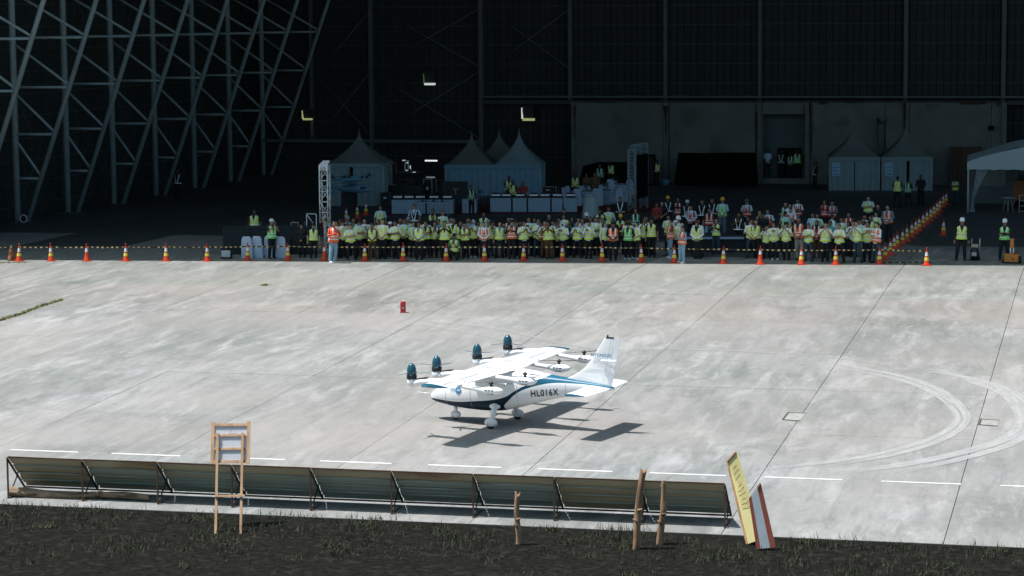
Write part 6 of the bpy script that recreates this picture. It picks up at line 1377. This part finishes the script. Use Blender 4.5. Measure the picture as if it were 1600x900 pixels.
SP = [  # single figures with their own places
 ((1501, 339.5, 407, 'y', 'K', 'k', 'sides', 'w', 'x', False, 5, 1), 'white-helmeted worker in yellow vest, arms at sides, left of the hand truck'),
 ((1568.5, 341, 407, 'g', 'K', 'k', 'cross', 'w', 'x', False, 0, 1), 'white-helmeted worker in green vest with folded arms behind the orange cart'),
 ((1401, 276, 324, 'y', 'k', 'k', 'cross', 'h', 'x', False, 175, 3), 'left figure of the pair in reflective vests before the right pagoda tent'),
 ((1419, 278, 324, 'd', 'k', 'k', 'cross', 'h', 'x', False, 160, 3), 'green-vested right figure of the pair before the right pagoda tent'),
 ((1439, 274, 320.5, 'n', 'K', 'k', 'clasp', 'h', 'x', False, 20, 3), 'all-dark figure standing alone before the right tent edge'),
 ((1492, 277, 318, 'y', 'e', 'd', 'cross', 'h', 'x', False, -10, 3), 'person in yellow vest at the far end of the diagonal cone row'),
 ((1273.5, 254, 296, 'b', 'K', 'k', 'sides', 'h', 'x', False, -60, 3), 'dark-clothed person with white stripes leaving the door recess'),
 ((1249.5, 241, 284, 'g', 'k', 'k', 'sides', 'h', 'x', False, 10, 3), 'green-vested figure at the right side of the dark doorway'),
 ((1242, 243, 283, 'd', 'k', 'k', 'clasp', 'h', 'x', False, 0, 3), 'dim figure standing just left of the green vest in the doorway'),
 ((1227, 241, 283, 'b', 'k', 'k', 'clasp', 'h', 'x', False, 0, 3), 'dim figure with pale stripes at the left of the dark doorway'),
 ((1203, 240, 284, 'n', 'l', 'k', 'clasp', 'h', 'x', False, 0, 3), 'dim light-blue-shirted person left of the doorway in the recess'),
 ((278, 263.5, 312, 'b', 'K', 'k', 'sides', 'h', 'x', False, 0, 3), 'lone dark figure with reflective stripes among the left steel columns'),
 ((398.5, 326.5, 0, 'y', 'k', 'k', 'sides', 'h', 'x', False, 0, 3), 'person in yellow vest standing behind the black counter at left'),
 ((370, 349, 392, 'n', 'k', 'k', 'crouch', 'h', 'x', False, 0, 2), 'dark head just showing over the black counter at left'),
 ((795.5, 273, 0, 'y', 'k', 'k', 'clasp', 'h', 'x', False, 10, 3), 'yellow-vested server behind the first chafing dishes'),
 ((802.5, 281, 0, 'y', 'k', 'k', 'clasp', 'h', 'x', False, -20, 3), 'shorter yellow-vested server beside the first server'),
 ((818, 282, 0, 'n', 'r', 'k', 'clasp', 'h', 'x', False, 0, 2), 'red-shirted server behind the chafing dishes'),
 ((737, 287.5, 0, 'd', 'k', 'k', 'clasp', 'h', 'x', False, 30, 2), 'person between the big black screen and the fan'),
 ((899, 269, 0, 'y', 'k', 'k', 'clasp', 'h', 'x', False, 0, 3), 'bright yellow-vested figure left of the lower black curtain'),
 ((917, 270, 0, 'n', 'n', 'k', 'clasp', 'h', 'x', False, 0, 2), 'left brown-shirted figure before the lower black curtain'),
 ((929.5, 270, 0, 'n', 'n', 'k', 'clasp', 'h', 'x', False, 0, 2), 'right brown-shirted figure before the lower black curtain'),
 ((938, 257, 0, 'd', 'k', 'k', 'clasp', 'h', 'x', False, 0, 3), 'dim green-vested figure before the middle of the lower black curtain'),
 ((955, 250, 0, 'y', 'k', 'k', 'clasp', 'h', 'x', False, 0, 3), 'dim vested figure highest before the lower black curtain'),
 ((1026, 248, 289, 'y', 'k', 'k', 'clasp', 'h', 'x', False, 40, 3), 'dim yellow-vested figure beside the speaker cabinet'),
]
random.seed(33)
for x in (531, 544, 556, 571, 589, 603, 624, 637, 662, 686, 711, 735, 771, 793, 806, 833, 852, 866, 896, 912, 934, 976, 988, 1006, 1182, 1219, 1240, 1296, 1318, 1348):
    person(x + random.uniform(-2, 2), random.uniform(338.5, 344), 0, random.choice('yyynnyro'), random.choice('wlknkwt'), random.choice('kkkdn'), random.choice(['clap', 'clasp', 'clap', 'cross', 'highclap', 'phone']), random.choice('hhhhlackG'), 'back')
NF = len(PPL)
for (a, l) in SP:
    x, t, f_, v, s_, tr, p, h, wh, ws, fc, k = a
    q = person(x, t, f_, v, s_, tr, p, h, wh, ws, fc, k); q['label'] = l
    if 'doorway' in l: q.location.y = 150.75; q.location.z = .335
for i, pr_ in enumerate(PPL[:NF]):   # labels for the crowd: look first, then the nearest front cone
    e, px, top, feet, vest, shirt, trou, pose, head, where, extra = pr_
    ci = min(range(len(FC)), key=lambda k: abs(FC[k][0] - px)); side = 'left of' if px < FC[ci][0] - 4 else ('right of' if px > FC[ci][0] + 4 else 'behind')
    vs_ = (VN[vest] + ' over') if vest != 'n' else ''
    look = ' '.join(x for x in ((HN[head] + ',') if HN[head] else '', vs_, SN[shirt.lower()] + ',', PN[pose] + ',') if x).replace('black vest with silver stripes', 'silver-striped black vest')
    row = '' if where == 'front' else ('further back, ' if top < 332 else 'second row, ')
    e['label'] = '%s %s%s %s front cone' % (look, row, side, ORD[ci]); e['_alt'] = '%s %s%s %s front cone' % (' '.join(x for x in (HN[head], 'person, ' + (VN[vest] or SN[shirt.lower()]) + ',', PN[pose] + ',') if x).replace('black vest with silver stripes', 'silver-striped vest'), row, side, ORD[ci])
from collections import defaultdict
for p in PPL[:NF]:
    if len(p[0]['label'].split()) > 14: p[0]['label'] = p[0]['_alt']
    del p[0]['_alt']
dd = defaultdict(list)
for p in PPL[:NF]: dd[p[0]['label']].append(p)
for l, ps in dd.items():
    if len(ps) > 1:
        ps.sort(key=lambda p: p[1]); nm = {2: ['left', 'right'], 3: ['left', 'middle', 'right']}.get(len(ps), ['leftmost', 'second', 'third', 'rightmost'])
        for k, p in enumerate(ps): p[0]['label'] = '%s one: %s' % (nm[k], l)
for p in PPL[:NF]:
    if len(p[0]['label'].split()) > 16: p[0]['label'] = p[0]['label'].replace('person, ', '').replace(' over ', ', ')
# pebbles and dead grass on the verge
b = MB(); random.seed(5)
cl = [(random.uniform(-34, 4), VERGE_Y - abs(random.gauss(0, 3.0)), random.uniform(.05, .5)) for _ in range(240)]
for i in range(12000):
    cx, cy, cr = random.choice(cl); x = random.gauss(cx, cr); y = min(random.gauss(cy, cr), VERGE_Y + .06)
    if y < 40: continue
    z = gz(y) - .0; a = random.random() * 6.28; h = random.uniform(.03, .10 + cr * .3); l = .010
    dx, dy = math.cos(a) * l, math.sin(a) * l; b.add([(x - dx, y - dy, z), (x + dx, y + dy, z), (x + random.gauss(0, .05), y + random.gauss(0, .05), z + h)], [(0,1,2)])
tag(b.build('grass', mat('dead_grass', (.045, .05, .022), .9, var=.5, scale=3)), 'sparse dry grass on the dark soil in front of the fence', 'grass', None, 'stuff')
